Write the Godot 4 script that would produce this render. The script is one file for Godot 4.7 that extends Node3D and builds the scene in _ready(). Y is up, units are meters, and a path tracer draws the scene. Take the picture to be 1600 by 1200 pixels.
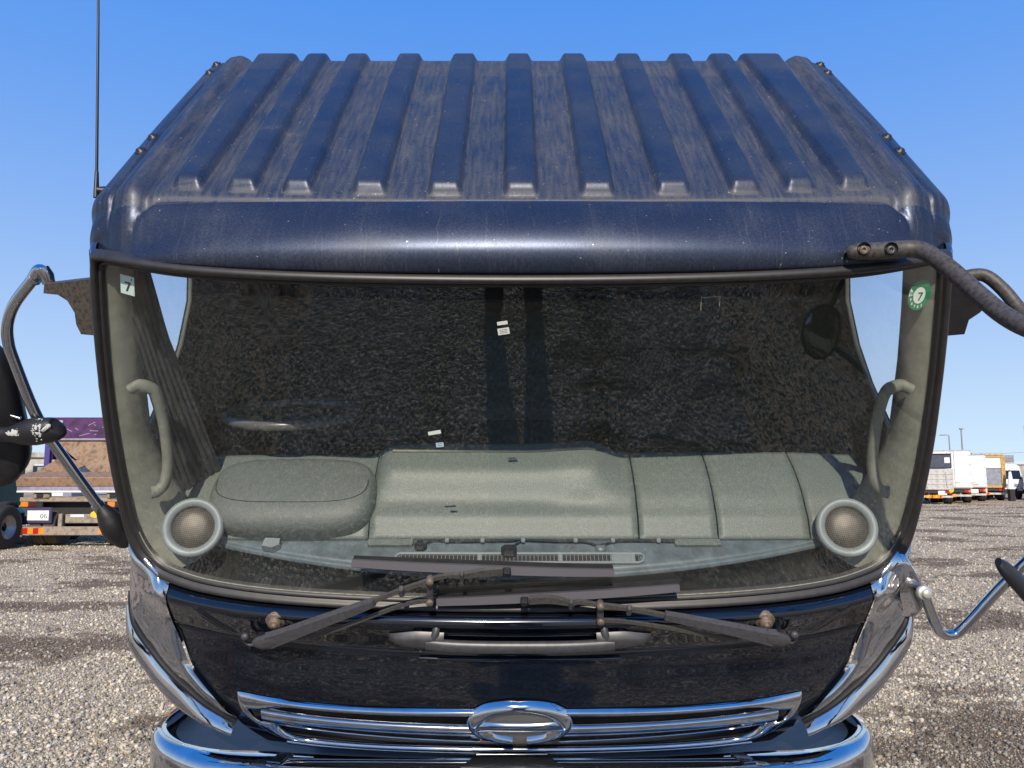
extends Node3D
# A truck whose cab is tilted forward, on a gravel yard. World: y up, metres, the camera stands at the origin 1.6 m up and looks along -z.
# The cab is described in its own axes: u to the right, v up, w forward, from the front end of the roof ribs; CAB turns that into the world.

const TILT := 46.0
const TRUCK_AT := Vector3(0.023, 0.0, -4.2)
var CAB := Transform3D(Basis(Vector3(1, 0, 0), deg_to_rad(TILT)), Vector3(0.023, 2.313, -1.9467))
var M := {}
var used := {}
var rng := RandomNumberGenerator.new()


# ---------------------------------------------------------------- shapes
class Shape:
	var st := SurfaceTool.new()

	func _init() -> void:
		st.begin(Mesh.PRIMITIVE_TRIANGLES)

	func tri(a: Vector3, b: Vector3, c: Vector3, flat := false) -> void:
		st.set_smooth_group(0xFFFFFFFF if flat else 0)
		st.add_vertex(a)
		st.add_vertex(c)
		st.add_vertex(b)

	func quad(a: Vector3, b: Vector3, c: Vector3, d: Vector3, flat := false) -> void:
		tri(a, b, c, flat)
		tri(a, c, d, flat)

	# a face turned away from a centre
	func face(p: Array, centre: Vector3, flat := true) -> void:
		var n: Vector3 = (p[1] - p[0]).cross(p[2] - p[0])
		var out: bool = n.dot(p[0] - centre) >= 0.0
		for k in range(1, p.size() - 1):
			if out:
				tri(p[0], p[k], p[k + 1], flat)
			else:
				tri(p[0], p[k + 1], p[k], flat)

	func grid(rows: Array, wrap := false, uvs: Array = []) -> void:
		st.set_smooth_group(0)
		var n: int = rows[0].size()
		for i in rows.size() - 1:
			var ra: PackedVector3Array = rows[i]
			var rb: PackedVector3Array = rows[i + 1]
			for j in (n if wrap else n - 1):
				var k := (j + 1) % n
				if uvs.size():
					var ua: PackedVector2Array = uvs[i]
					var ub: PackedVector2Array = uvs[i + 1]
					for q in [[ra[j], ua[j]], [rb[k], ub[k]], [rb[j], ub[j]], [ra[j], ua[j]], [ra[k], ua[k]], [rb[k], ub[k]]]:
						st.set_uv(q[1])
						st.add_vertex(q[0])
				else:
					if not ra[j].is_equal_approx(rb[j]) and not rb[j].is_equal_approx(rb[k]):
						st.add_vertex(ra[j])
						st.add_vertex(rb[k])
						st.add_vertex(rb[j])
					if not ra[j].is_equal_approx(ra[k]) and not ra[k].is_equal_approx(rb[k]):
						st.add_vertex(ra[j])
						st.add_vertex(ra[k])
						st.add_vertex(rb[k])

	func rbox(at: Vector3, size: Vector3, r := 0.01, b := Basis()) -> void:
		var h := size / 2
		r = minf(r, minf(h.x, minf(h.y, h.z)) * 0.9)
		var P := {}
		for sx in [-1, 1]:
			for sy in [-1, 1]:
				for sz in [-1, 1]:
					P[[sx, sy, sz]] = [at + b * Vector3(sx * h.x, sy * (h.y - r), sz * (h.z - r)), at + b * Vector3(sx * (h.x - r), sy * h.y, sz * (h.z - r)), at + b * Vector3(sx * (h.x - r), sy * (h.y - r), sz * h.z)]
		for s in [-1, 1]:
			face([P[[s, -1, -1]][0], P[[s, 1, -1]][0], P[[s, 1, 1]][0], P[[s, -1, 1]][0]], at)
			face([P[[-1, s, -1]][1], P[[1, s, -1]][1], P[[1, s, 1]][1], P[[-1, s, 1]][1]], at)
			face([P[[-1, -1, s]][2], P[[1, -1, s]][2], P[[1, 1, s]][2], P[[-1, 1, s]][2]], at)
			for t in [-1, 1]:
				face([P[[s, t, -1]][0], P[[s, t, 1]][0], P[[s, t, 1]][1], P[[s, t, -1]][1]], at)
				face([P[[s, -1, t]][0], P[[s, 1, t]][0], P[[s, 1, t]][2], P[[s, -1, t]][2]], at)
				face([P[[-1, s, t]][1], P[[1, s, t]][1], P[[1, s, t]][2], P[[-1, s, t]][2]], at)
				for q in [-1, 1]:
					face([P[[s, t, q]][0], P[[s, t, q]][1], P[[s, t, q]][2]], at)

	# a round bar along a path; r is one radius or one for each point; squash flattens it along the given direction
	func tube(path: Array, r, seg := 12, squash := 1.0, flat_dir := Vector3.ZERO) -> void:
		var n := path.size()
		var rows := []
		var side := Vector3.ZERO
		for i in n:
			var t: Vector3 = (path[mini(i + 1, n - 1)] - path[maxi(i - 1, 0)]).normalized()
			if flat_dir != Vector3.ZERO:
				side = flat_dir - t * flat_dir.dot(t)
			elif side == Vector3.ZERO:
				side = t.cross(Vector3(0.13, 0.31, 0.94) if absf(t.z) < 0.9 else Vector3(1, 0, 0))
			else:
				side = side - t * side.dot(t)
			side = side.normalized()
			var up := t.cross(side)
			var rad: float
			if r is float:
				rad = r
			else:
				var at: float = float(i) / (n - 1) * (r.size() - 1)
				var k0 := mini(int(at), r.size() - 2)
				rad = lerpf(r[k0], r[k0 + 1], at - k0)
			var row := PackedVector3Array()
			for k in seg:
				var a := TAU * k / seg
				row.append(path[i] + (side * cos(a) * squash + up * sin(a)) * rad)
			rows.append(row)
		grid(rows, true)
		for e in [0, n - 1]:
			for k in seg:
				if e == 0:
					tri(path[0], rows[0][k], rows[0][(k + 1) % seg], true)
				else:
					tri(path[e], rows[e][(k + 1) % seg], rows[e][k], true)

	# profile of (radius, height) turned about the y axis of xf
	func lathe(profile: Array, xf: Transform3D, seg := 28) -> void:
		var rows := []
		for p in profile:
			var row := PackedVector3Array()
			for k in seg:
				var a := TAU * k / seg
				row.append(xf * Vector3(p.x * cos(a), p.y, p.x * sin(a)))
			rows.append(row)
		grid(rows, true)

	# an outline in the xy plane of xf, thick along its z
	func prism(outline: PackedVector2Array, xf: Transform3D, depth: float) -> void:
		var n := outline.size()
		var idx := Geometry2D.triangulate_polygon(outline)
		var mid := Vector2.ZERO
		for p in outline:
			mid += p / n
		for s in [0.0, 1.0]:
			for k in range(0, idx.size(), 3):
				var q := []
				for j in 3:
					q.append(xf * Vector3(outline[idx[k + j]].x, outline[idx[k + j]].y, s * depth))
				face(q, xf * Vector3(mid.x, mid.y, depth / 2))
		var turn := 0.0
		for k in n:
			turn += outline[k].cross(outline[(k + 1) % n])
		for k in n:
			var a := outline[k]
			var b := outline[(k + 1) % n]
			var p := [xf * Vector3(a.x, a.y, 0), xf * Vector3(b.x, b.y, 0), xf * Vector3(b.x, b.y, depth), xf * Vector3(a.x, a.y, depth)]
			if turn > 0:
				quad(p[0], p[1], p[2], p[3], true)
			else:
				quad(p[3], p[2], p[1], p[0], true)

	func mesh() -> ArrayMesh:
		st.generate_normals()
		st.index()
		return st.commit()


func V(a: float, b: float, c: float) -> Vector3:
	return Vector3(a, b, c)


# a smooth path through points
func spline(pts: Array, n := 6, closed := false) -> Array:
	var out := []
	var m := pts.size()
	for i in (m if closed else m - 1):
		var a = pts[(i - 1 + m) % m] if closed or i > 0 else pts[0]
		var b = pts[i]
		var c = pts[(i + 1) % m]
		var d = pts[(i + 2) % m] if closed or i + 2 < m else pts[m - 1]
		for k in n:
			out.append(b.cubic_interpolate(c, a, d, float(k) / n))
	if not closed:
		out.append(pts[m - 1])
	return out


func table(t: Array, x: float) -> float:
	if x <= t[0][0]:
		return t[0][1]
	for i in t.size() - 1:
		if x <= t[i + 1][0]:
			return lerpf(t[i][1], t[i + 1][1], (x - t[i][0]) / (t[i + 1][0] - t[i][0]))
	return t[-1][1]


# the same, smoothed (cubic Hermite with averaged slopes)
func stable(t: Array, x: float) -> float:
	var n := t.size()
	if x <= t[0][0]:
		return t[0][1]
	for i in n - 1:
		if x <= t[i + 1][0]:
			var h: float = t[i + 1][0] - t[i][0]
			var s: float = (t[i + 1][1] - t[i][1]) / h
			var m0: float = s
			var m1: float = s
			if i > 0:
				var sp: float = (t[i][1] - t[i - 1][1]) / (t[i][0] - t[i - 1][0])
				m0 = 0.0 if sp * s <= 0.0 else 2.0 * sp * s / (sp + s)
			if i + 2 < n:
				var sn: float = (t[i + 2][1] - t[i + 1][1]) / (t[i + 2][0] - t[i + 1][0])
				m1 = 0.0 if sn * s <= 0.0 else 2.0 * sn * s / (sn + s)
			var k: float = (x - t[i][0]) / h
			return (2 * k * k * k - 3 * k * k + 1) * t[i][1] + (k * k * k - 2 * k * k + k) * h * m0 + (-2 * k * k * k + 3 * k * k) * t[i + 1][1] + (k * k * k - k * k) * h * m1
	return t[-1][1]


# ---------------------------------------------------------------- objects
func numbered(called: String) -> String:
	used[called] = used.get(called, -1) + 1
	return called if used[called] == 0 else "%s_%03d" % [called, used[called]]


func tag(o: Node3D, label: String, category := "", group := "", kind := "") -> Node3D:
	if label:
		o.set_meta("label", label)
	if category:
		o.set_meta("category", category)
	if group:
		o.set_meta("group", group)
	if kind:
		o.set_meta("kind", kind)
	return o


func thing(called: String, label: String, category: String, at := Vector3.ZERO, turn := 0.0, group := "") -> Node3D:
	var o := Node3D.new()
	o.name = numbered(called)
	add_child(o, true)
	o.position = at
	o.rotation.y = turn
	tag(o, label, category, group)
	return o


func part(called: String, sh, m: Material, parent: Node, xf := Transform3D()) -> MeshInstance3D:
	var o := MeshInstance3D.new()
	o.name = called
	o.mesh = sh.mesh() if sh is Shape else sh
	o.material_override = m
	o.transform = xf
	o.cast_shadow = GeometryInstance3D.SHADOW_CASTING_SETTING_ON
	parent.add_child(o, true)
	return o


func boxpart(called: String, at: Vector3, size: Vector3, m: Material, parent: Node, r := 0.01, b := Basis()) -> MeshInstance3D:
	var s := Shape.new()
	s.rbox(Vector3.ZERO, size, r, b)
	return part(called, s, m, parent, Transform3D(Basis(), at))


func lettering(called: String, words: String, height: float, m: Material, parent: Node, xf: Transform3D, depth := 0.001, font := "Droid Sans") -> MeshInstance3D:
	var t := TextMesh.new()
	var f := SystemFont.new()
	f.font_names = PackedStringArray([font])
	f.font_weight = 700
	t.font = f
	t.text = words
	t.font_size = 64
	t.pixel_size = height / 46.0
	t.depth = depth
	t.curve_step = 2.0
	return part(called, t, m, parent, xf)


# ---------------------------------------------------------------- materials
func mat(called: String, r: float, g: float, b: float, rough := 0.6, metal := 0.0) -> StandardMaterial3D:
	var m := StandardMaterial3D.new()
	m.resource_name = called
	m.albedo_color = Color(r, g, b).linear_to_srgb()
	m.roughness = rough
	m.metallic = metal
	M[called] = m
	return m


func noise(seed_: int, freq: float, kind := FastNoiseLite.TYPE_SIMPLEX_SMOOTH, octaves := 3) -> FastNoiseLite:
	var n := FastNoiseLite.new()
	n.seed = seed_
	n.frequency = freq
	n.noise_type = kind
	n.fractal_type = FastNoiseLite.FRACTAL_FBM if octaves > 1 else FastNoiseLite.FRACTAL_NONE
	n.fractal_octaves = octaves
	return n


func noise_tex(n: FastNoiseLite, size: int, stops: Array, norm := false, bump := 4.0) -> NoiseTexture2D:
	var t := NoiseTexture2D.new()
	t.width = size
	t.height = size
	t.seamless = true
	t.noise = n
	t.generate_mipmaps = false
	if norm:
		t.as_normal_map = true
		t.bump_strength = bump
	if stops.size():
		var g := Gradient.new()
		var offs := PackedFloat32Array()
		var cols := PackedColorArray()
		for s in stops:
			offs.append(s[0])
			cols.append(s[1])
		g.offsets = offs
		g.colors = cols
		t.color_ramp = g
	return t


func lin(r: float, g: float, b: float) -> Color:
	return Color(r, g, b).linear_to_srgb()


func tri_map(m: StandardMaterial3D, scale: float, world := false) -> void:
	m.uv1_triplanar = true
	m.uv1_world_triplanar = world
	m.uv1_scale = Vector3.ONE * scale


# worn surface: tone and gloss vary a little in patches
func worn(m: StandardMaterial3D, amount: float, scale: float, tint := Color(0.8, 0.75, 0.68), seed_ := 5, bump := 0.0) -> StandardMaterial3D:
	var key := "worn%d_%d" % [seed_, int(amount * 100)]
	if not M.has(key):
		var lo := Color(1, 1, 1).lerp(Color(0.45, 0.43, 0.4), amount)
		M[key] = noise_tex(noise(seed_, 0.012, FastNoiseLite.TYPE_SIMPLEX_SMOOTH, 5), 512, [[0.15, lo], [0.45, Color(0.93, 0.93, 0.93)], [0.62, Color(1, 1, 1)], [0.8, Color(1, 1, 1).lerp(tint, amount)]])
	m.albedo_texture = M[key]
	tri_map(m, scale)
	if bump > 0.0:
		m.heightmap_enabled = true
		m.heightmap_texture = M[key]
		m.heightmap_scale = bump
	return m


func materials() -> void:
	var navy := mat("navy paint", 0.03, 0.042, 0.078, 0.4, 0.55)
	navy.clearcoat_enabled = true
	navy.clearcoat = 0.6
	navy.clearcoat_roughness = 0.22
	var gloss := mat("polished navy paint", 0.004, 0.006, 0.012, 0.12, 0.2)
	gloss.clearcoat_enabled = true
	gloss.clearcoat = 1.0
	gloss.clearcoat_roughness = 0.015
	mat("chrome", 0.68, 0.69, 0.71, 0.06, 1.0)
	worn(M["chrome"], 0.10, 1.3, Color(0.85, 0.82, 0.78), 8)
	mat("chromed pipe", 0.55, 0.55, 0.55, 0.09, 1.0)
	mat("tarnished chrome", 0.45, 0.45, 0.46, 0.16, 1.0)
	worn(mat("rubber", 0.026, 0.024, 0.024, 0.42), 0.3, 4.0, Color(1, 1, 1), 11)
	worn(mat("black plastic", 0.014, 0.014, 0.016, 0.45), 0.4, 3.0, Color(1, 1, 1), 12)
	mat("mirror pad", 0.011, 0.011, 0.013, 0.5)
	worn(mat("wiper grey", 0.058, 0.057, 0.063, 0.5), 0.3, 8.0, Color(1, 0.98, 0.95), 13)
	mat("wiper blade", 0.062, 0.058, 0.068, 0.5)
	worn(mat("rusty steel", 0.2, 0.165, 0.13, 0.6, 0.4), 0.6, 14.0, Color(0.7, 0.45, 0.3), 14)
	worn(mat("bare steel", 0.10, 0.096, 0.092, 0.45, 0.4), 0.4, 12.0, Color(0.8, 0.65, 0.5), 15)
	worn(mat("handle grey", 0.075, 0.075, 0.08, 0.42, 0.35), 0.2, 6.0, Color(1, 1, 1), 16)
	worn(mat("weathered arm", 0.07, 0.06, 0.052, 0.55), 0.75, 12.0, Color(1, 1, 1), 17, 0.05)
	# flakes of worn paint on the arm and clamp
	var pad := mat("dash pad", 0.185, 0.225, 0.2, 0.5)
	pad.albedo_texture = noise_tex(noise(31, 0.11, FastNoiseLite.TYPE_CELLULAR, 1), 512, [[0.0, Color(0.62, 0.62, 0.62)], [0.5, Color(0.9, 0.9, 0.9)], [1.0, Color(1, 1, 1)]])
	pad.heightmap_enabled = true
	pad.heightmap_texture = pad.albedo_texture
	pad.heightmap_scale = 0.04
	tri_map(pad, 5.5)
	worn(mat("dash ledge", 0.115, 0.15, 0.165, 0.40), 0.3, 2.0, Color(1, 1, 1), 19)
	var hood := mat("binnacle plastic", 0.15, 0.178, 0.162, 0.55)
	hood.albedo_texture = pad.albedo_texture
	hood.heightmap_enabled = true
	hood.heightmap_texture = pad.albedo_texture
	hood.heightmap_scale = 0.05
	tri_map(hood, 6.0)
	worn(mat("pillar trim", 0.2, 0.212, 0.168, 0.6), 0.2, 3.0, Color(1, 1, 1), 20)
	mat("speaker ring", 0.2, 0.235, 0.24, 0.45)
	mat("cabin black", 0.012, 0.012, 0.014, 0.7)
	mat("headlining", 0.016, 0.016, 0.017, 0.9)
	worn(mat("seat cloth", 0.016, 0.018, 0.024, 0.85), 0.3, 4.0, Color(1, 1, 1), 21)
	mat("curtain cloth", 0.035, 0.038, 0.04, 0.9)
	mat("white print", 0.72, 0.74, 0.7, 0.5)
	mat("black print", 0.02, 0.02, 0.02, 0.5)
	mat("pale label", 0.55, 0.75, 0.7, 0.5)
	mat("green print", 0.01, 0.21, 0.085, 0.5)
	mat("blue label", 0.45, 0.62, 0.75, 0.5)
	var glass := mat("windscreen glass", 0.3, 0.36, 0.3, 0.0)
	glass.transparency = BaseMaterial3D.TRANSPARENCY_ALPHA
	glass.albedo_color.a = 0.012
	var side := mat("window glass", 0.3, 0.36, 0.3, 0.0)
	side.transparency = BaseMaterial3D.TRANSPARENCY_ALPHA
	side.albedo_color.a = 0.02
	mat("mirror glass", 0.8, 0.8, 0.82, 0.02, 1.0)
	mat("tyre", 0.022, 0.021, 0.02, 0.85)
	worn(mat("dusty tyre", 0.11, 0.095, 0.078, 0.9), 0.5, 3.0, Color(0.7, 0.65, 0.6), 22)
	worn(mat("chassis black", 0.02, 0.019, 0.018, 0.6), 0.5, 2.0, Color(1, 0.9, 0.8), 23)
	mat("rim steel", 0.3, 0.3, 0.3, 0.4, 0.6)
	mat("amber lens", 0.75, 0.22, 0.015, 0.2)
	mat("red lens", 0.42, 0.02, 0.015, 0.2)
	mat("orange reflector", 0.8, 0.26, 0.02, 0.3)
	mat("yellow reflector", 0.8, 0.5, 0.04, 0.3)
	worn(mat("white panel", 0.78, 0.79, 0.79, 0.45), 0.06, 0.5, Color(0.95, 0.93, 0.9), 24)
	worn(mat("grey panel", 0.42, 0.41, 0.4, 0.5), 0.3, 0.6, Color(0.9, 0.85, 0.8), 25)
	worn(mat("silver panel", 0.55, 0.53, 0.5, 0.45, 0.2), 0.25, 0.6, Color(0.9, 0.85, 0.8), 26)
	worn(mat("ochre frame", 0.55, 0.33, 0.09, 0.6), 0.4, 0.8, Color(0.9, 0.85, 0.8), 27)
	worn(mat("navy tarp", 0.05, 0.06, 0.09, 0.6), 0.3, 0.6, Color(1, 1, 1), 28)
	worn(mat("slate panel", 0.24, 0.26, 0.31, 0.5), 0.2, 0.6, Color(1, 1, 1), 29)
	mat("dark glass", 0.012, 0.018, 0.026, 0.05)
	worn(mat("purple paint", 0.075, 0.018, 0.10, 0.5), 0.6, 0.5, Color(1, 0.8, 0.9), 33)
	worn(mat("rusty hopper", 0.3, 0.2, 0.125, 0.8), 0.7, 0.7, Color(0.75, 0.6, 0.5), 34, 0.3)
	worn(mat("rusty shelf", 0.3, 0.19, 0.12, 0.8), 0.5, 0.8, Color(0.8, 0.65, 0.55), 35)
	worn(mat("lilac paint", 0.3, 0.27, 0.36, 0.5), 0.4, 0.7, Color(0.8, 0.75, 0.7), 36)
	worn(mat("dusty bumper", 0.33, 0.27, 0.21, 0.7), 0.4, 1.0, Color(0.8, 0.7, 0.6), 37)
	worn(mat("dark green paint", 0.01, 0.09, 0.065, 0.45), 0.4, 1.2, Color(0.8, 0.8, 0.75), 38)
	worn(mat("concrete", 0.42, 0.4, 0.36, 0.85), 0.4, 0.1, Color(0.9, 0.85, 0.8), 39)
	mat("roof sheet", 0.5, 0.52, 0.54, 0.6)
	mat("lamp post grey", 0.26, 0.27, 0.28, 0.5, 0.3)
	mat("sign red", 0.5, 0.03, 0.02, 0.5)
	mat("skin", 0.42, 0.26, 0.19, 0.5)
	worn(mat("trouser cloth", 0.05, 0.025, 0.024, 0.9), 0.3, 3.0, Color(1, 1, 1), 40)
	mat("jacket cloth", 0.03, 0.035, 0.05, 0.9)
	mat("hair", 0.012, 0.01, 0.009, 0.6)
	mat("shoe", 0.16, 0.12, 0.08, 0.7)
	speaker_mesh()


# fine round holes of a pressed metal grille (print-sized, far below a pixel apart)
func speaker_mesh() -> void:
	var im := Image.create(256, 256, false, Image.FORMAT_RGB8)
	im.fill(Color(0.36, 0.34, 0.3))
	for j in 16:
		for i in 16:
			var cx := i * 16 + (8 if j % 2 else 0)
			for y in 16:
				for x in 16:
					if Vector2(x - 7.5, y - 7.5).length() < 5.6:
						im.set_pixel((cx + x) % 256, j * 16 + y, Color(0.03, 0.03, 0.03))
	var m := mat("speaker grille", 1, 1, 1, 0.45, 0.3)
	m.albedo_texture = ImageTexture.create_from_image(im)


# ---------------------------------------------------------------- the scene
func _ready() -> void:
	rng.seed = 7
	var cam := Camera3D.new()
	cam.name = "camera"
	cam.position = Vector3(0, 1.6, 0)
	cam.rotation_degrees = Vector3(6.5, 0, 0)
	cam.fov = 51.64
	cam.near = 0.05
	cam.far = 2000.0
	add_child(cam)
	cam.current = true

	var sky_look := ProceduralSkyMaterial.new()
	sky_look.sky_top_color = Color(0.20, 0.525, 0.90)
	sky_look.sky_horizon_color = Color(0.82, 0.91, 0.97)
	sky_look.sky_curve = 0.19
	sky_look.sky_energy_multiplier = 1.0
	sky_look.ground_bottom_color = Color(0.45, 0.42, 0.38)
	sky_look.ground_horizon_color = Color(0.62, 0.62, 0.6)
	sky_look.sun_angle_max = 1.0
	sky_look.sun_curve = 0.02
	var sky := Sky.new()
	sky.sky_material = sky_look
	var env := Environment.new()
	env.background_mode = Environment.BG_SKY
	env.sky = sky
	env.background_energy_multiplier = 1.0
	env.tonemap_mode = Environment.TONE_MAPPER_LINEAR
	env.tonemap_exposure = 1.08
	env.sdfgi_enabled = true
	env.ssao_enabled = true
	env.ssil_enabled = true
	var we := WorldEnvironment.new()
	we.name = "daylight"
	we.environment = env
	add_child(we)

	var sun := DirectionalLight3D.new()
	sun.name = "sun"
	sun.light_energy = 1.5
	sun.light_color = Color(1.0, 0.95, 0.87)
	sun.light_angular_distance = 0.5
	sun.shadow_enabled = true
	sun.rotation_degrees = Vector3(-30.0, -2.5, 0)
	add_child(sun)

	materials()
	ground()
	gravel()
	building_row()
	truck()
	purple_truck()
	green_truck()
	truck_row()
	masts()
	photographer()


func ground() -> void:
	var m := mat("gravel ground", 0.50, 0.40, 0.285, 0.95)
	m.albedo_texture = noise_tex(noise(51, 0.09, FastNoiseLite.TYPE_CELLULAR, 2), 1024, [[0.0, Color(0.72, 0.70, 0.68)], [0.3, Color(0.90, 0.89, 0.87)], [0.6, Color(0.98, 0.97, 0.96)], [1.0, Color(1, 1, 1)]])
	tri_map(m, 0.55, true)
	m.detail_enabled = true
	m.detail_uv_layer = BaseMaterial3D.DETAIL_UV_2
	m.detail_blend_mode = BaseMaterial3D.BLEND_MODE_MUL
	# damp and dry patches over 100 m, the same patches that the loose stones follow
	var N := 1250
	var im := Image.create(N, N, false, Image.FORMAT_RGB8)
	for y in N:
		for x in N:
			var d := damp((x + 0.5) / N * 100.0 - 50.0, (y + 0.5) / N * 100.0 - 90.0)
			var c := Color(1, 0.985, 0.96).lerp(Color(0.68, 0.60, 0.53), d)
			im.set_pixel(x, y, c)
	m.detail_albedo = ImageTexture.create_from_image(im)
	var s := Shape.new()
	var xs := [-600.0, -120.0, -40.0, -14.0, -6.0, 0.0, 6.0, 14.0, 40.0, 120.0, 600.0]
	var zs := [400.0, 60.0, 20.0, 6.0, 0.0, -6.0, -14.0, -30.0, -80.0, -200.0, -900.0]
	for i in zs.size() - 1:
		for k in xs.size() - 1:
			for q in [[k, i], [k + 1, i + 1], [k, i + 1], [k, i], [k + 1, i], [k + 1, i + 1]]:
				var p := Vector3(xs[q[0]], 0, zs[q[1]])
				s.st.set_uv(Vector2(p.x, p.z))
				s.st.set_uv2(Vector2((p.x + 50.0) / 100.0, (p.z + 90.0) / 100.0))
				s.st.add_vertex(p)
	var o := part("ground", s, m, self)
	tag(o, "pale grey and brown gravel yard with damp darker patches", "ground", "", "structure")


var damp_noise: FastNoiseLite
var damp_fine: FastNoiseLite


# 0 dry to 1 damp, in ragged patches drawn out along the ways vehicles take
func damp(x: float, z: float) -> float:
	if damp_noise == null:
		damp_noise = noise(152, 0.55, FastNoiseLite.TYPE_SIMPLEX_SMOOTH, 5)
		damp_fine = noise(153, 3.2, FastNoiseLite.TYPE_SIMPLEX_SMOOTH, 2)
	var n := damp_noise.get_noise_2d(x * 0.6, z) + 0.34 * damp_fine.get_noise_2d(x * 0.8, z * 1.3)
	return smoothstep(0.06, 0.30, n)


func stone_mesh(seed_: int) -> ArrayMesh:
	var n := noise(seed_, 0.9, FastNoiseLite.TYPE_SIMPLEX_SMOOTH, 1)
	var s := Shape.new()
	var rows := []
	for i in 6:
		var row := PackedVector3Array()
		var a := PI * i / 5.0
		for k in 7:
			var b := TAU * k / 7.0 + i * 0.4
			var d := Vector3(sin(a) * cos(b), cos(a), sin(a) * sin(b))
			row.append(d * (1.0 + 0.5 * n.get_noise_3dv(d * 1.6)) * Vector3(1.0, 0.74, 0.84))
		rows.append(row)
	s.grid(rows, true)
	return s.mesh()


func gravel() -> void:
	var m := mat("gravel stone", 1, 1, 1, 0.85)
	m.vertex_color_use_as_albedo = true
	var lots := [[11, 240000], [12, 240000], [13, 220000]]
	for which in 3:
		var count: int = lots[which][1]
		var buf := PackedFloat32Array()
		buf.resize(count * 16)
		for i in count:
			var z: float
			var x: float
			if i % 3 == 0:
				z = rng.randf_range(-4.2, 1.2)
				x = rng.randf_range(-1.6, 1.6) if i % 2 else rng.randf_range(-4.5, 4.5)
			else:
				z = -4.0 * pow(11.0, pow(rng.randf(), 1.15))
				x = rng.randf_range(-0.75, 0.75) * -z
			var r := (0.0060 if i % 3 == 0 else 0.0037) * pow(rng.randf(), -0.36) * (1.0 + 0.04 * -z)
			r = minf(r, 0.017 * (1.0 + 0.03 * -z))
			var k := lerpf(0.17, 0.70, pow(rng.randf(), 1.3))
			var wet := damp(x, z)
			k *= 1.0 - wet * rng.randf_range(0.25, 0.7)
			if wet > 0.5 and rng.randf() < 0.45:
				r *= 0.4
			var q := Basis(Vector3(rng.randf_range(-1, 1), 3.0, rng.randf_range(-1, 1)).normalized(), rng.randf() * TAU)
			q = q.scaled_local(Vector3(r, r * rng.randf_range(0.7, 1.2), r * rng.randf_range(0.75, 1.1)))
			var warm := rng.randf_range(0.0, 1.0)
			var o := i * 16
			buf[o] = q.x.x; buf[o + 1] = q.y.x; buf[o + 2] = q.z.x; buf[o + 3] = x
			buf[o + 4] = q.x.y; buf[o + 5] = q.y.y; buf[o + 6] = q.z.y; buf[o + 7] = r * 0.32
			buf[o + 8] = q.x.z; buf[o + 9] = q.y.z; buf[o + 10] = q.z.z; buf[o + 11] = z
			buf[o + 12] = k; buf[o + 13] = k * lerpf(0.92, 0.83, warm); buf[o + 14] = k * lerpf(0.78, 0.56, warm); buf[o + 15] = 1.0
		var mm := MultiMesh.new()
		mm.transform_format = MultiMesh.TRANSFORM_3D
		mm.use_colors = true
		mm.mesh = stone_mesh(lots[which][0])
		mm.instance_count = count
		mm.buffer = buf
		var o2 := MultiMeshInstance3D.new()
		o2.name = numbered("gravel_stones")
		o2.multimesh = mm
		o2.material_override = m
		add_child(o2, true)
		tag(o2, ["loose angular gravel stones scattered over the yard", "loose rounded gravel stones scattered over the yard", "small mixed gravel stones scattered over the yard"][which], "gravel", "", "stuff")


# ---------------------------------------------------------------- the truck with the tilted cab
# centre line of the front, from the visor down: v -> w
const FRONT := [[-0.085, 0.238], [-0.132, 0.223], [-0.992, 0.518], [-1.02, 0.53]]
const FRONT_LOW := [[1.02, 0.562], [1.036, 0.578], [1.06, 0.583], [1.128, 0.591], [1.187, 0.610], [1.243, 0.638], [1.302, 0.664], [1.376, 0.686], [1.494, 0.697], [1.60, 0.692]]


func front_w(v: float) -> float:
	if v < -1.022:
		return stable(FRONT_LOW, -v)
	for i in FRONT.size() - 1:
		if v >= FRONT[i + 1][0]:
			return lerpf(FRONT[i][1], FRONT[i + 1][1], (v - FRONT[i][0]) / (FRONT[i + 1][0] - FRONT[i][0]))
	return FRONT[-1][1]


func bow(u: float) -> float:
	var t := absf(u) / 1.08
	return 0.055 * t * t + 0.06 * pow(t, 6.0)


# a point on the front of the cab, out from its surface by d
func on_front(u: float, v: float, d := 0.0) -> Vector3:
	return Vector3(u, v, front_w(v) - bow(u) + d)


const RIBS := [0.0, 0.193, 0.385, 0.568, 0.711, 0.853]


func smooth01(a: float, b: float, x: float) -> float:
	return smoothstep(a, b, x)


# height of the pressed ribs above the roof, 0 to 1
func rib(u: float, w: float) -> float:
	var a := absf(u)
	var h := 0.0
	for k in 6:
		var c: float = RIBS[k]
		var half := 0.036 if k < 3 else 0.031
		var edge := 0.016
		if k == 5:
			half = lerpf(0.03, 0.062, clampf(-w / 1.05, 0, 1))
		var e := absf(a - c)
		if e < half + edge:
			var across := 1.0 - smooth01(half - edge * 0.35, half + edge * 0.85, e)
			var start := 0.026 - 0.045 * a * a
			var along := 1.0 - smooth01(start - 0.030, start, w)
			h = maxf(h, across * along)
	return h


# profile of the roof and visor along the centre line: [w, v] from the rear edge to the seal
const SHELL := [[-1.112, -0.20], [-1.108, -0.10], [-1.09, -0.045], [-1.06, -0.012], [-1.02, 0.002], [-0.95, 0.006], [-0.5, 0.008], [-0.1, 0.002], [0.0, 0.0], [0.040, -0.006], [0.052, -0.006], [0.085, -0.007], [0.125, -0.013], [0.157, -0.022], [0.185, -0.035], [0.205, -0.049], [0.219, -0.066], [0.226, -0.080], [0.2285, -0.091], [0.224, -0.099], [0.20, -0.103]]


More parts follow.
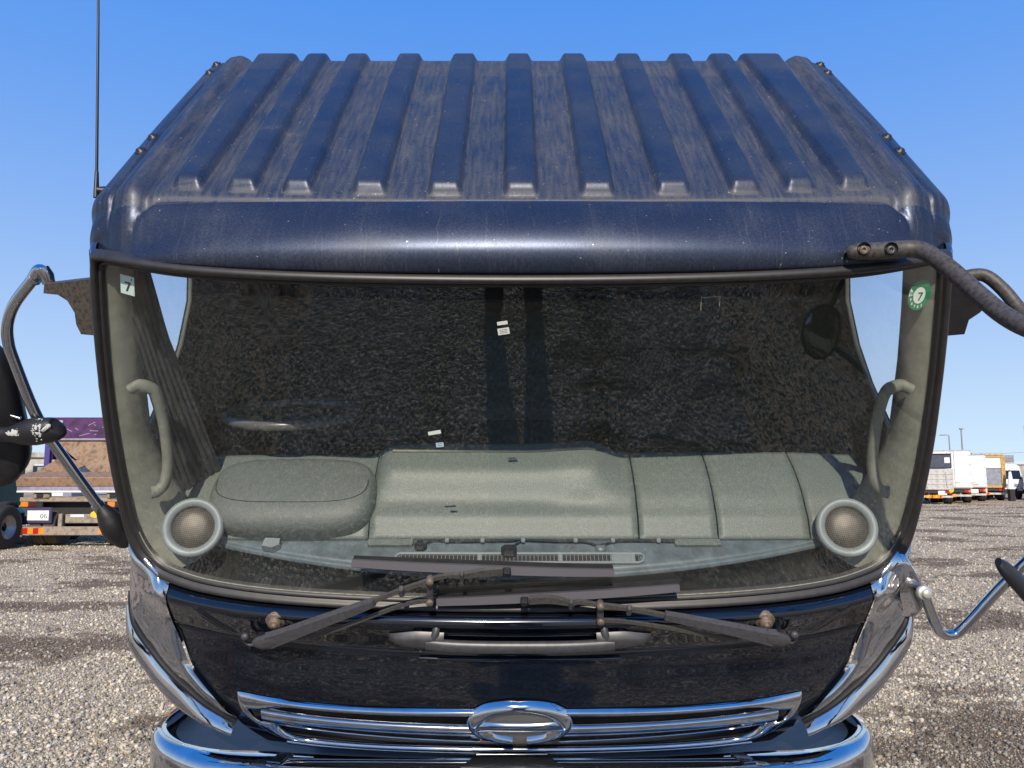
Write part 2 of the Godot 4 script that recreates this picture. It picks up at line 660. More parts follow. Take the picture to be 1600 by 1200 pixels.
func shell() -> void:
	# resample the centre line evenly enough
	var line := []
	var ctrl := []
	for p in SHELL:
		ctrl.append(Vector2(p[0], p[1]))
	for i in ctrl.size() - 1:
		var a: Vector2 = ctrl[maxi(i - 1, 0)]
		var b: Vector2 = ctrl[i]
		var c: Vector2 = ctrl[i + 1]
		var d: Vector2 = ctrl[mini(i + 2, ctrl.size() - 1)]
		var fine := 0.006 if b.x > -0.04 else 0.02
		var n := maxi(2, int(b.distance_to(c) / fine))
		for k in n:
			line.append(b.cubic_interpolate(c, a, d, float(k) / n))
	line.append(ctrl[-1])
	var us := []
	var u := 0.0
	while u < 0.93:
		us.append(u)
		u += 0.0065
	for x in [0.93, 0.937, 0.944, 0.951, 0.958, 0.965, 0.972, 0.98, 0.988, 0.996, 1.004, 1.012, 1.02, 1.026, 1.030, 1.034, 1.037, 1.040, 1.043, 1.047, 1.055, 1.065, 1.075, 1.085, 1.092, 1.098, 1.103, 1.108, 1.112, 1.115, 1.118, 1.120, 1.122, 1.123]:
		us.append(x)
	var cols := []
	for k in range(us.size() - 1, 0, -1):
		cols.append(-us[k])
	cols.append_array(us)
	var roof_side := [[0.90, 0.0], [0.93, 0.0], [0.945, 0.004], [0.965, -0.010], [0.985, -0.017], [1.01, -0.013], [1.024, -0.004], [1.032, 0.003], [1.037, 0.010], [1.041, 0.010], [1.046, 0.006], [1.07, 0.012], [1.09, 0.022], [1.104, 0.038], [1.114, 0.064], [1.120, 0.10], [1.123, 0.15]]
	var front_side := [[1.0, 0.0], [1.03, 0.006], [1.06, 0.020], [1.085, 0.042], [1.103, 0.070], [1.114, 0.10], [1.120, 0.135], [1.123, 0.18]]
	var rows := []
	var uvs := []
	var length := 0.0
	for i in line.size():
		var p: Vector2 = line[i]
		var t: Vector2 = (line[mini(i + 1, line.size() - 1)] - line[maxi(i - 1, 0)]).normalized()
		var nrm := Vector2(-t.y, t.x)  # outward: (w, v)
		if nrm.y < 0.1 and p.x > 0.1:
			nrm = Vector2(1, 0.1).normalized()
		var k := smooth01(-0.02, 0.17, p.x)   # 0 on the roof, 1 on the visor
		var row := PackedVector3Array()
		var uvr := PackedVector2Array()
		for uu in cols:
			var a := absf(uu)
			var down := lerpf(stable(roof_side, a) if a > 0.9 else 0.0, (bow(a) + (stable(front_side, a) if a > 1.0 else 0.0)), k)
			var lift := 0.025 * rib(uu, p.x)
			# the visor panel stands a little proud of the roof behind it, with rounded ends
			var into := minf(p.x - 0.046 + 0.02 * a * a, 0.965 - a)
			var q := Vector2(maxf(0.0, 0.07 - (p.x - 0.046 + 0.02 * a * a)), maxf(0.0, 0.07 - (0.965 - a)))
			if q.x > 0.0 and q.y > 0.0:
				into = 0.07 - q.length()
			lift += 0.009 * smooth01(0.0, 0.012, into)
			if p.x < 0.1:
				lift -= 0.004 * exp(-pow((into + 0.004) / 0.005, 2.0))
			var off := lift - down
			row.append(Vector3(uu, p.y + nrm.y * off, p.x + nrm.x * off))
			uvr.append(Vector2((uu + 1.15) / 2.3, (p.x + 1.15) / 1.4))
		rows.append(row)
		uvs.append(uvr)
	var s := Shape.new()
	s.grid(rows, false, uvs)
	part("roof_panel", s, roof_paint(), T, cabx)


# weathered metallic paint: dust lies in the pressed valleys and washes down in streaks, with specks, scratches and droppings
func roof_paint() -> StandardMaterial3D:
	var W := 1400
	var H := 900
	var im := Image.create(W, H, false, Image.FORMAT_RGB8)
	var gl := Image.create(W, H, false, Image.FORMAT_RGB8)
	var n1 := noise(61, 0.006, FastNoiseLite.TYPE_SIMPLEX_SMOOTH, 5)
	var n2 := noise(62, 0.06, FastNoiseLite.TYPE_SIMPLEX_SMOOTH, 3)
	var n3 := noise(63, 0.22, FastNoiseLite.TYPE_SIMPLEX_SMOOTH, 2)
	var paint := Color(0.030, 0.041, 0.072)
	var dust := Color(0.085, 0.082, 0.082)
	var r0 := RandomNumberGenerator.new()
	r0.seed = 17
	var ribrow := PackedFloat32Array()
	ribrow.resize(W)
	for y in H:
		var w := (y + 0.5) / H * 1.4 - 1.15
		if y % 3 == 0:
			for x in W:
				ribrow[x] = rib((x + 0.5) / W * 2.3 - 1.15, w)
		for x in W:
			var uu := (x + 0.5) / W * 2.3 - 1.15
			var grain := n3.get_noise_2d(x, y)
			var streak := n2.get_noise_2d(x * 1.6, y * 0.14)
			var d := 0.16 + 0.22 * n1.get_noise_2d(x, y) + 0.14 * grain
			if w < 0.045:
				d += (0.27 + 0.3 * streak) * (1.0 - ribrow[x])
				# pale line of dirt where the rib meets the valley
				if ribrow[x] > 0.02 and ribrow[x] < 0.12:
					d += 0.22 + 0.5 * n2.get_noise_2d(x * 0.2, y * 0.3)
				if w < -0.85:
					d += 0.12
			else:
				d += 0.12 * maxf(streak, 0.0) - 0.1
			if absf(uu) > 1.0:
				d -= 0.2
			d = clampf(d, 0.02, 0.85)
			var spot := n2.get_noise_2d(x * 1.1 + 900.0, y * 1.1)
			if spot > 0.42:
				d *= 0.62
			var flake := r0.randf_range(0.7, 1.35)
			var c := (paint * flake).lerp(dust, d)
			c.a = 1.0
			im.set_pixel(x, y, c.linear_to_srgb())
			gl.set_pixel(x, y, Color(0.36 + 0.42 * d, 0.66 * (1.0 - d), 0.0))
	var r2 := RandomNumberGenerator.new()
	r2.seed = 99
	for i in 900:
		var x := r2.randi_range(2, W - 4)
		var y := r2.randi_range(2, H - 4)
		var c := Color(0.5, 0.48, 0.44).lerp(Color(0.75, 0.74, 0.72), r2.randf()) if i % 4 else Color(0.10, 0.11, 0.15)
		for k in r2.randi_range(1, 3):
			im.set_pixel(x + k % 2, y + k / 2, c)
	# runs of dried water and scratches along the roof
	for i in 150:
		var x := r2.randf_range(60, W - 60)
		var y := r2.randf_range(20, H - 30)
		var c := Color(0.46, 0.42, 0.38).lerp(Color(0.36, 0.36, 0.38), r2.randf())
		var drift := 0.0
		var strong := r2.randf_range(0.25, 0.7)
		for k in r2.randi_range(15, 130):
			drift = drift * 0.9 + r2.randf_range(-0.25, 0.25)
			x += drift * 0.5
			y += 1.0
			if y < H - 1 and x > 1 and x < W - 2 and r2.randf() < 0.8:
				im.set_pixel(int(x), int(y), im.get_pixel(int(x), int(y)).lerp(c, strong))
	# crusted droppings near the left ribs
	for i in 9:
		var cx := r2.randf_range(0.12, 0.9) * W if i > 3 else 255.0 + i * 16
		var cy := r2.randf_range(0.1, 0.8) * H if i > 3 else 520.0 + r2.randf_range(-12, 12)
		for k in 90:
			var p := Vector2(cx, cy) + Vector2.from_angle(r2.randf() * TAU) * r2.randf_range(4, 12) * Vector2(1.2, 0.7)
			im.set_pixel(clampi(int(p.x), 0, W - 1), clampi(int(p.y), 0, H - 1), Color(0.48, 0.43, 0.38).lerp(Color(0.3, 0.28, 0.28), r2.randf()))
	var m := mat("roof paint", 1, 1, 1, 1.0, 1.0)
	m.albedo_texture = ImageTexture.create_from_image(im)
	var g := ImageTexture.create_from_image(gl)
	m.roughness_texture = g
	m.roughness_texture_channel = BaseMaterial3D.TEXTURE_CHANNEL_RED
	m.metallic_texture = g
	m.metallic_texture_channel = BaseMaterial3D.TEXTURE_CHANNEL_GREEN
	m.clearcoat_enabled = true
	m.clearcoat = 0.06
	m.clearcoat_roughness = 0.3
	return m


# half outlines on the front, from the top centre clockwise to the bottom centre: (u, v)
const GLASS_EDGE := [[0.0, -0.140], [0.4, -0.141], [0.8, -0.141], [0.98, -0.137], [1.04, -0.138], [1.062, -0.152], [1.075, -0.215], [1.088, -0.30], [1.109, -0.463], [1.122, -0.648], [1.121, -0.82], [1.104, -0.911], [1.058, -0.966], [0.965, -0.983], [0.83, -0.988], [0.5, -0.991], [0.0, -0.994]]
const SEAL_EDGE := [[0.0, -0.101], [0.4, -0.100], [0.8, -0.097], [0.98, -0.094], [1.06, -0.1], [1.09, -0.12], [1.110, -0.20], [1.124, -0.28], [1.146, -0.45], [1.165, -0.648], [1.165, -0.83], [1.150, -0.945], [1.103, -1.001], [1.0, -1.015], [0.85, -1.018], [0.5, -1.020], [0.0, -1.021]]


func edge_loop(half: Array, n := 5) -> Array:
	var pts := []
	for p in half:
		pts.append(Vector2(p[0], p[1]))
	for k in range(half.size() - 2, 0, -1):
		pts.append(Vector2(-half[k][0], half[k][1]))
	return spline(pts, n, true)


func windscreen() -> void:
	var inner := edge_loop(GLASS_EDGE)
	var outer := edge_loop(SEAL_EDGE)
	var n := inner.size()
	var s := Shape.new()
	for side in [[0.0, 1], [-0.0055, -1]]:
		var rows := []
		for k in 15:
			var row := PackedVector3Array()
			var f := k / 14.0 * 1.004
			for p in inner:
				var q: Vector2 = Vector2(0, -0.565).lerp(p, f)
				row.append(on_front(q.x, q.y, side[0]))
			if side[1] > 0:
				rows.append(row)
			else:
				rows.push_front(row)
		s.grid(rows, true)
	part("windscreen", s, M["windscreen glass"], T, cabx)
	# rubber seal: outer lip, groove, inner lip
	var prof := [[-0.10, -0.012], [0.02, 0.004], [0.12, 0.010], [0.24, 0.009], [0.30, 0.002], [0.35, 0.003], [0.42, 0.014], [0.55, 0.020], [0.72, 0.022], [0.88, 0.017], [0.98, 0.006], [1.03, -0.012]]
	var sr := []
	for c in prof:
		var row := PackedVector3Array()
		for i in n:
			var q: Vector2 = inner[i].lerp(outer[i], c[0])
			row.append(on_front(q.x, q.y, c[1]))
		sr.append(row)
	s = Shape.new()
	s.grid(sr, true)
	var seal := part("windscreen_seal", s, M["rubber"], T, cabx)
	# pale sealant bead showing along the glass
	s = Shape.new()
	var bead := []
	for i in n + 1:
		var q: Vector2 = inner[i % n].lerp(outer[i % n], -0.06)
		if q.y < -0.88:
			bead.append(on_front(q.x, q.y, 0.001))
		elif bead.size() > 3:
			s.tube(bead, 0.0022, 6)
			bead = []
	part("sealant_bead", s, worn(mat("sealant", 0.2, 0.21, 0.16, 0.6), 0.4, 6.0, Color(1, 1, 1), 70), seal)
	# A pillar skins outside the seal
	for sgn in [-1, 1]:
		var rows := []
		for d in [[-0.002, 0.0], [0.008, -0.014], [0.0145, -0.035], [0.017, -0.075], [0.018, -0.20]]:
			var row := PackedVector3Array()
			for i in n:
				var p: Vector2 = outer[i]
				if p.x * sgn > 1.05 and p.y < -0.09 and p.y > -1.0:
					var a := on_front(p.x, p.y)
					row.append(Vector3(p.x + sgn * d[0], p.y, a.z + d[1]))
			rows.append(row)
		s = Shape.new()
		s.grid(rows)
		part("pillar_skin", s, M["navy paint"], T, cabx)


func side_u(v: float) -> float:
	return table([[-1.8, 1.13], [-1.4, 1.16], [-0.95, 1.176], [-0.68, 1.183], [-0.51, 1.172], [-0.37, 1.152], [-0.25, 1.138], [-0.13, 1.123], [0.0, 1.12]], v)


# cab sides with the door window, rear wall, floor and lining
func cab_body() -> void:
	var hole := [Vector2(0.225, -0.80), Vector2(0.20, -0.70), Vector2(0.13, -0.45), Vector2(0.055, -0.235), Vector2(0.03, -0.20), Vector2(-0.2, -0.19), Vector2(-0.50, -0.19), Vector2(-0.545, -0.22), Vector2(-0.55, -0.40), Vector2(-0.535, -0.56), Vector2(-0.475, -0.645), Vector2(-0.32, -0.72), Vector2(-0.16, -0.757), Vector2(0.05, -0.778)]
	var rim := [Vector2(0.27, -1.0), Vector2(0.25, -0.75), Vector2(0.17, -0.5), Vector2(0.08, -0.22), Vector2(0.05, -0.14), Vector2(-0.2, -0.14), Vector2(-0.7, -0.14), Vector2(-1.108, -0.14), Vector2(-1.108, -0.40), Vector2(-1.108, -0.7), Vector2(-1.108, -1.62), Vector2(-0.5, -1.62), Vector2(0.1, -1.62), Vector2(0.34, -1.5)]
	for sgn in [-1, 1]:
		var s := Shape.new()
		var rows := []
		for f in [0.0, 0.12, 0.4, 0.7, 1.0]:
			var row := PackedVector3Array()
			for i in hole.size():
				var q: Vector2 = hole[i].lerp(rim[i], f)
				row.append(Vector3(sgn * (side_u(q.y) - (0.012 if f == 0.0 else 0.0)), q.y, q.x))
			rows.append(row)
		s.grid(rows, true)
		var door := part("cab_side", s, M["navy paint"], T, cabx)
		s = Shape.new()
		rows = []
		for f in [0.0, 0.08, 0.3, 1.0]:
			var row := PackedVector3Array()
			for i in hole.size():
				var q: Vector2 = hole[i].lerp(rim[i], f)
				row.append(Vector3(sgn * (side_u(q.y) - (0.013 if f == 0.0 else (0.024 if f < 0.1 else 0.055))), q.y, q.x))
			rows.append(row)
		s.grid(rows, true)
		part("door_lining", s, M["headlining"], door)
		s = Shape.new()
		var pts := []
		for q in hole:
			pts.append(Vector3(sgn * (side_u(q.y) - 0.02), q.y, q.x))
		for k in range(1, pts.size() - 1):
			s.tri(pts[0], pts[k], pts[k + 1])
		part("door_window", s, M["window glass"], door)
		# pale channel along the window edge
		s = Shape.new()
		var ch := []
		for q in hole + [hole[0]]:
			ch.append(Vector3(sgn * (side_u(q.y) - 0.024), q.y - 0.002, q.x - 0.002))
		s.tube(ch, 0.007, 6)
		part("window_channel", s, M["pillar trim"], door)
	# rear wall, floor, lining
	var s2 := Shape.new()
	s2.rbox(V(0, -0.87, -1.085), V(2.22, 1.46, 0.04), 0.01)
	part("rear_wall", s2, M["navy paint"], T, cabx)
	s2 = Shape.new()
	s2.rbox(V(0, -0.86, -1.052), V(2.16, 1.40, 0.02), 0.005)
	s2.rbox(V(0, -0.075, -0.50), V(2.1, 0.02, 1.1), 0.005)
	s2.rbox(V(0, -0.095, 0.06), V(1.7, 0.03, 0.14), 0.01)
	part("headlining", s2, M["headlining"], T, cabx)
	s2 = Shape.new()
	s2.rbox(V(0, -1.58, -0.28), V(2.22, 0.05, 1.6), 0.01)
	s2.rbox(V(0, -1.30, 0.42), V(2.0, 0.5, 0.03), 0.01)
	part("cab_floor", s2, M["chassis black"], T, cabx)
	# black sun strip board behind the top of the glass, one sun visor each side
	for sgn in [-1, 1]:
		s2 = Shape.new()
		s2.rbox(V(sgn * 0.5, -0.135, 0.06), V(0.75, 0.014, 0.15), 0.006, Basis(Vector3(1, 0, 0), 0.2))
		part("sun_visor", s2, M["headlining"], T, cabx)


# the joint between cowl and front panel hangs lower in the middle
func low_curve(u: float) -> float:
	return 0.014 - 0.020 * smooth01(0.2, 1.0, 1.0 - absf(u) / 1.02)


func cowl() -> void:
	# cowl panel below the windscreen: a rounded ledge on top, a hollow for the grab handle
	var prof := [[-1.028, 0.515], [-1.025, 0.545], [-1.026, 0.561], [-1.030, 0.572], [-1.038, 0.580], [-1.050, 0.583], [-1.08, 0.585], [-1.11, 0.588], [-1.13, 0.590], [-1.142, 0.591], [-1.150, 0.590], [-1.154, 0.576]]
	var rows := []
	for i in prof.size() * 3 - 2:
		var f := i / 3.0
		var k := mini(int(f), prof.size() - 2)
		var v := lerpf(prof[k][0], prof[k + 1][0], f - k)
		var w := lerpf(prof[k][1], prof[k + 1][1], f - k)
		var row := PackedVector3Array()
		for j in 205:
			var u := lerpf(-1.022, 1.022, j / 204.0)
			var dip := 0.0
			if v < -1.04:
				var a := absf(u)
				dip = 0.055 * smooth01(0.300, 0.280, a) * smooth01(-1.046, -1.056, v) * smooth01(-1.150, -1.140, v)
				# pressed ridges beside the wiper spindles
				var line := 0.93 - (-1.045 - v) * 1.1
				dip -= 0.006 * exp(-pow((a - line) / 0.012, 2.0)) * smooth01(-1.14, -1.11, v)
				# wells round the spindles
				var e := Vector2(a - 0.697, (v + 1.064) * 1.2).length()
				dip += 0.02 * smooth01(0.05, 0.036, e)
			row.append(Vector3(u, v + low_curve(u) * smooth01(-1.08, -1.154, v), w - bow(u) - dip))
		rows.append(row)
	var s := Shape.new()
	s.grid(rows)
	part("cowl_panel", s, M["polished navy paint"], T, cabx)
	# front panel with its lower corners drawn in
	rows = []
	for i in 60:
		var f := i / 59.0
		var v := lerpf(-1.148, -1.545, f)
		var wide := table([[-1.545, 0.79], [-1.46, 0.855], [-1.4, 0.886], [-1.35, 0.916], [-1.26, 0.985], [-1.14, 1.027]], v)
		var row := PackedVector3Array()
		for j in 81:
			var u := lerpf(-wide, wide, j / 80.0)
			var vv := v + low_curve(u) * (1.0 - smooth01(0.0, 0.45, f))
			var back := 0.004 + 0.012 * (1.0 - smooth01(0.0, 0.03, f))
			# pocket behind the grille
			back += 0.05 * smooth01(-1.328, -1.345, vv) * smooth01(0.82, 0.78, absf(u) + maxf(0.0, -1.40 - vv)) * smooth01(-1.515, -1.50, vv)
			row.append(on_front(u, vv, -back))
		rows.append(row)
	s = Shape.new()
	s.grid(rows)
	part("front_panel", s, M["polished navy paint"], T, cabx)
	# grab handle
	s = Shape.new()
	var bar := []
	for k in 13:
		var u := lerpf(-0.265, 0.265, k / 12.0)
		bar.append(on_front(u, -1.090, 0.026 - 0.008 * pow(absf(u) / 0.265, 4.0)))
	s.tube(bar, 0.019, 14, 0.75, Vector3(0, 0.5, 1))
	var handle := part("grab_handle", s, M["handle grey"], T, cabx)
	for sgn in [-1, 1]:
		s = Shape.new()
		var ends := []
		for k in 9:
			var f := k / 8.0
			var row := PackedVector3Array()
			for j in 9:
				var g := j / 8.0
				var u: float = sgn * lerpf(0.215, 0.372, f)
				var half := lerpf(0.030, 0.016, smooth01(0.45, 1.0, f))
				var mid := lerpf(-1.090, -1.084, f)
				var v := mid + half * (1.0 - 2.0 * g)
				row.append(on_front(u, v, 0.022 * sqrt(maxf(0.0, 1.0 - pow(absf(2.0 * g - 1.0), 3.0))) * sqrt(maxf(0.0, 1.0 - pow(f, 6.0))) + 0.003))
			ends.append(row)
		s.grid(ends)
		s.tube([on_front(sgn * 0.235, -1.050, -0.02), on_front(sgn * 0.238, -1.056, 0.008), on_front(sgn * 0.245, -1.076, 0.014)], [0.012, 0.011, 0.010], 10)
		part("handle_end", s, M["handle grey"], handle)
	# bright lip under the handle hollow
	s = Shape.new()
	var lip := []
	for k in 11:
		lip.append(on_front(lerpf(-0.29, 0.29, k / 10.0), -1.163, 0.004))
	s.tube(lip, 0.006, 10)
	part("handle_lip", s, M["polished navy paint"], handle)


func chrome_corners() -> void:
	for sgn in [-1, 1]:
		# upper corner: from the front panel's edge round to the side
		var s := Shape.new()
		var rows := []
		for i in 24:
			var f := i / 23.0
			var row := PackedVector3Array()
			for j in 25:
				var g := j / 24.0
				var u_in := 0.0
				var v_in := lerpf(-1.018, -1.43, f)
				u_in = table([[-1.43, 0.868], [-1.35, 0.916], [-1.26, 0.985], [-1.13, 1.027], [-1.01, 1.026]], v_in)
				# the far edge runs up the side, its lower end cut on the slant
				var v_out := lerpf(-0.90, -1.10, f)
				var v := lerpf(v_in, v_out, pow(g, 0.85))
				var turn := g
				var u := lerpf(u_in, 1.168, sin(turn * PI / 2))
				var base := on_front(u_in, v_in).z
				var w := base - (0.21 * (1.0 - cos(turn * PI / 2)) + 0.03 * turn)
				w = lerpf(w, minf(w, on_front(minf(u, 1.1), v).z), 0.5 * smooth01(0.0, 0.3, g))
				var puff := 0.006 * sin(PI * clampf(f * 8.0, 0.0, 1.0) * 0.5)
				row.append(Vector3(sgn * (u + puff * g), v, w + puff))
			rows.append(row)
		s.grid(rows)
		var corner := part("chrome_corner", s, M["chrome"], T, cabx)
		# rolled top edge along the seal
		s = Shape.new()
		var top := []
		for j in 12:
			top.append(rows[0][j * 2] + Vector3(0, -0.004, 0.004))
		s.tube(top, 0.010, 10)
		part("rolled_edge", s, M["chrome"], corner)
		# black gap strip and lower chrome moulding on the slant, below the corner's cut edge
		var edge: PackedVector3Array = rows[23]
		var lr := []
		for c in [[0.002, -0.004, -0.01], [0.006, -0.010, 0.006], [0.012, -0.022, 0.024], [0.018, -0.034, 0.040], [0.026, -0.046, 0.045], [0.036, -0.060, 0.036], [0.042, -0.072, 0.010], [0.044, -0.080, -0.03]]:
			var row := PackedVector3Array()
			for j in 25:
				var g := j / 24.0
				var grow := 0.25 + 0.75 * smooth01(0.0, 0.35, g)
				var e := edge[j]
				row.append(Vector3(e.x + sgn * c[0] * grow * (1.0 - 0.5 * g), e.y + c[1] * grow, e.z + c[2]))
			lr.append(row)
		s = Shape.new()
		s.grid(lr)
		part("lower_moulding", s, M["chrome"], T, cabx)
		s = Shape.new()
		var strip := []
		for e in edge:
			strip.append(e + Vector3(0, -0.004, 0.002))
		s.tube(strip, 0.009, 8)
		part("gap_strip", s, M["black plastic"], T, cabx)
		# dark lower corner under the moulding
		s = Shape.new()
		rows = []
		for i in 8:
			var f := i / 7.0
			var row := PackedVector3Array()
			for j in 10:
				var g := j / 9.0
				var u := lerpf(0.74, 1.02, g)
				var v := lerpf(-1.45, -1.59, f) + 0.03 * g
				row.append(Vector3(sgn * u, v, front_w(v) - bow(u) - 0.03 - 0.04 * f * f))
			rows.append(row)
		s.grid(rows)
		part("lower_corner", s, M["polished navy paint"], T, cabx)


func grille() -> void:
	var g := Shape.new()
	# dark back plate of the opening
	var rows := []
	for i in 10:
		var v := lerpf(-1.326, -1.512, i / 9.0)
		var wide := table([[-1.512, 0.70], [-1.44, 0.79], [-1.326, 0.82]], v)
		var row := PackedVector3Array()
		for j in 41:
			row.append(on_front(lerpf(-wide, wide, j / 40.0), v, 0.001 - 0.03 * (1.0 if i > 0 and i < 9 and j > 0 and j < 40 else 0.0)))
		rows.append(row)
	g.grid(rows)
	var opening := part("grille_opening", g, M["mirror pad"], T, cabx)
	# chrome surround
	var half := [[0.0, -1.322], [0.18, -1.324], [0.4, -1.327], [0.6, -1.324], [0.75, -1.318], [0.825, -1.313], [0.846, -1.320], [0.838, -1.37], [0.805, -1.43], [0.73, -1.492], [0.55, -1.511], [0.3, -1.516], [0.0, -1.517]]
	var loop := edge_loop(half, 4)
	rows = []
	for c in [[0.0, -0.002], [0.08, 0.007], [0.25, 0.012], [0.75, 0.011], [0.95, 0.004], [1.0, -0.006]]:
		var row := PackedVector3Array()
		for p in loop:
			var mid := Vector2(p.x * 0.93, -1.415)
			var to: Vector2 = (mid - p)
			var thick := 0.016 + 0.05 * smooth01(0.68, 0.84, absf(p.x))
			var q: Vector2 = p + to.normalized() * thick * c[0]
			row.append(on_front(q.x, q.y, c[1]))
		rows.append(row)
	g = Shape.new()
	g.grid(rows, true)
	part("surround", g, M["chrome"], opening)
	# broad middle bar, pinched towards the ends, on both sides of the emblem
	for sgn in [-1, 1]:
		g = Shape.new()
		rows = []
		for c in [[-1.0, -0.006], [-0.97, 0.006], [-0.90, 0.011], [-0.5, 0.0135], [0.0, 0.014], [0.5, 0.0135], [0.90, 0.011], [0.97, 0.006], [1.0, -0.006]]:
			var row := PackedVector3Array()
			for j in 25:
				var u := lerpf(0.12, 0.775, j / 24.0)
				var mid := lerpf(-1.420, -1.385, pow(j / 24.0, 1.6))
				var hh := lerpf(0.034, 0.024, j / 24.0)
				row.append(on_front(sgn * u, mid + hh * c[0], c[1]))
			rows.append(row)
		g.grid(rows)
		part("middle_bar", g, M["chrome"], opening)
	# lower trim strip
	for v in [-1.535]:
		g = Shape.new()
		var strip := []
		for j in 21:
			var u := lerpf(-0.72, 0.72, j / 20.0)
			strip.append(on_front(u, v + 0.015 * pow(absf(u) / 0.72, 3.0), 0.002))
		g.tube(strip, 0.008, 8)
		part("lower_trim", g, M["chrome"], opening)
	# emblem: an oval ring open at the foot, a cross bar, two brushed plates
	var e := Vector2(0.0, -1.366)
	g = Shape.new()
	rows = []
	for k in 3:
		var row := PackedVector3Array()
		var f: float = [1.0, 0.5, 0.0][k]
		for j in 40:
			var t := TAU * j / 40
			row.append(on_front(e.x + 0.135 * f * cos(t), e.y + 0.064 * f * sin(t), 0.012))
		rows.append(row)
	g.grid(rows, true)
	var emblem := part("emblem", g, mat("brushed plate", 0.26, 0.26, 0.25, 0.38, 0.8), T, cabx)
	g = Shape.new()
	rows = []
	for c in [[-1.0, 0.006], [-0.75, 0.016], [-0.2, 0.024], [0.4, 0.022], [0.85, 0.010], [1.0, -0.004]]:
		var row := PackedVector3Array()
		for j in 57:
			var t := lerpf(-PI / 2 + 0.17, 1.5 * PI - 0.17, j / 56.0)
			var th := 0.0145 + 0.010 * absf(cos(t)) - 0.003 * smooth01(0.5, 1.0, sin(t))
			if sin(t) < -0.75:
				th *= 0.75
			row.append(on_front(e.x + (0.134 + th * c[0]) * cos(t), e.y + (0.067 + th * c[0] * 0.9) * sin(t), c[1] + 0.004))
		rows.append(row)
	g.grid(rows)
	part("oval_ring", g, M["chrome"], emblem)
	g = Shape.new()
	rows = []
	for c in [[-1.0, 0.004], [-0.8, 0.022], [0.0, 0.029], [0.8, 0.022], [1.0, 0.004]]:
		var row := PackedVector3Array()
		for j in 21:
			var u := lerpf(-0.125, 0.125, j / 20.0)
			row.append(on_front(u, -1.370 + (0.012 + 0.009 * pow(absf(u) / 0.125, 3.0)) * c[0], c[1]))
		rows.append(row)
	g.grid(rows)
	part("cross_bar", g, M["chrome"], emblem)


var T: Node3D
var cabx: Transform3D


func truck() -> void:
	T = thing("tilt_cab_truck", "dark navy truck with its ribbed cab tilted forward, chrome grille and wide windscreen", "truck", TRUCK_AT)
	cabx = Transform3D(Basis(), -TRUCK_AT) * CAB
	shell()
	windscreen()
	cab_body()
	cowl()
	chrome_corners()
	grille()
	wipers()
	dashboard()
	cabin()
	stickers()
	roof_details()
	left_mirror()
	right_mirror()
	bumper()
	chassis()


func path_tube(called: String, pts: Array, r, m: Material, parent: Node, xf := Transform3D(), smooth := 5, seg := 12) -> MeshInstance3D:
	var s := Shape.new()
	s.tube(spline(pts, smooth) if smooth > 1 else pts, r, seg)
	return part(called, s, m, parent, xf)


# a bar of flat section, wide along `across`
func strap(path: Array, wide: Array, thick: float, up := Vector3(0, 0.36, 1.0)) -> Shape:
	var s := Shape.new()
	var n := path.size()
	var rows := [PackedVector3Array(), PackedVector3Array(), PackedVector3Array(), PackedVector3Array()]
	for i in n:
		var t: Vector3 = (path[mini(i + 1, n - 1)] - path[maxi(i - 1, 0)]).normalized()
		var nn := (up - t * up.dot(t)).normalized()
		var a := t.cross(nn)
		var h: float = wide[i] / 2
		rows[0].append(path[i] + a * h - nn * thick / 2)
		rows[1].append(path[i] + a * h * 0.8 + nn * thick / 2)
		rows[2].append(path[i] - a * h * 0.8 + nn * thick / 2)
		rows[3].append(path[i] - a * h - nn * thick / 2)
	for j in 4:
		var k := (j + 1) % 4
		for i in n - 1:
			s.quad(rows[j][i], rows[j][i + 1], rows[k][i + 1], rows[k][i], true)
	for i in [0, n - 1]:
		s.face([rows[0][i], rows[1][i], rows[2][i], rows[3][i]], path[1 if i == 0 else n - 2])
	return s


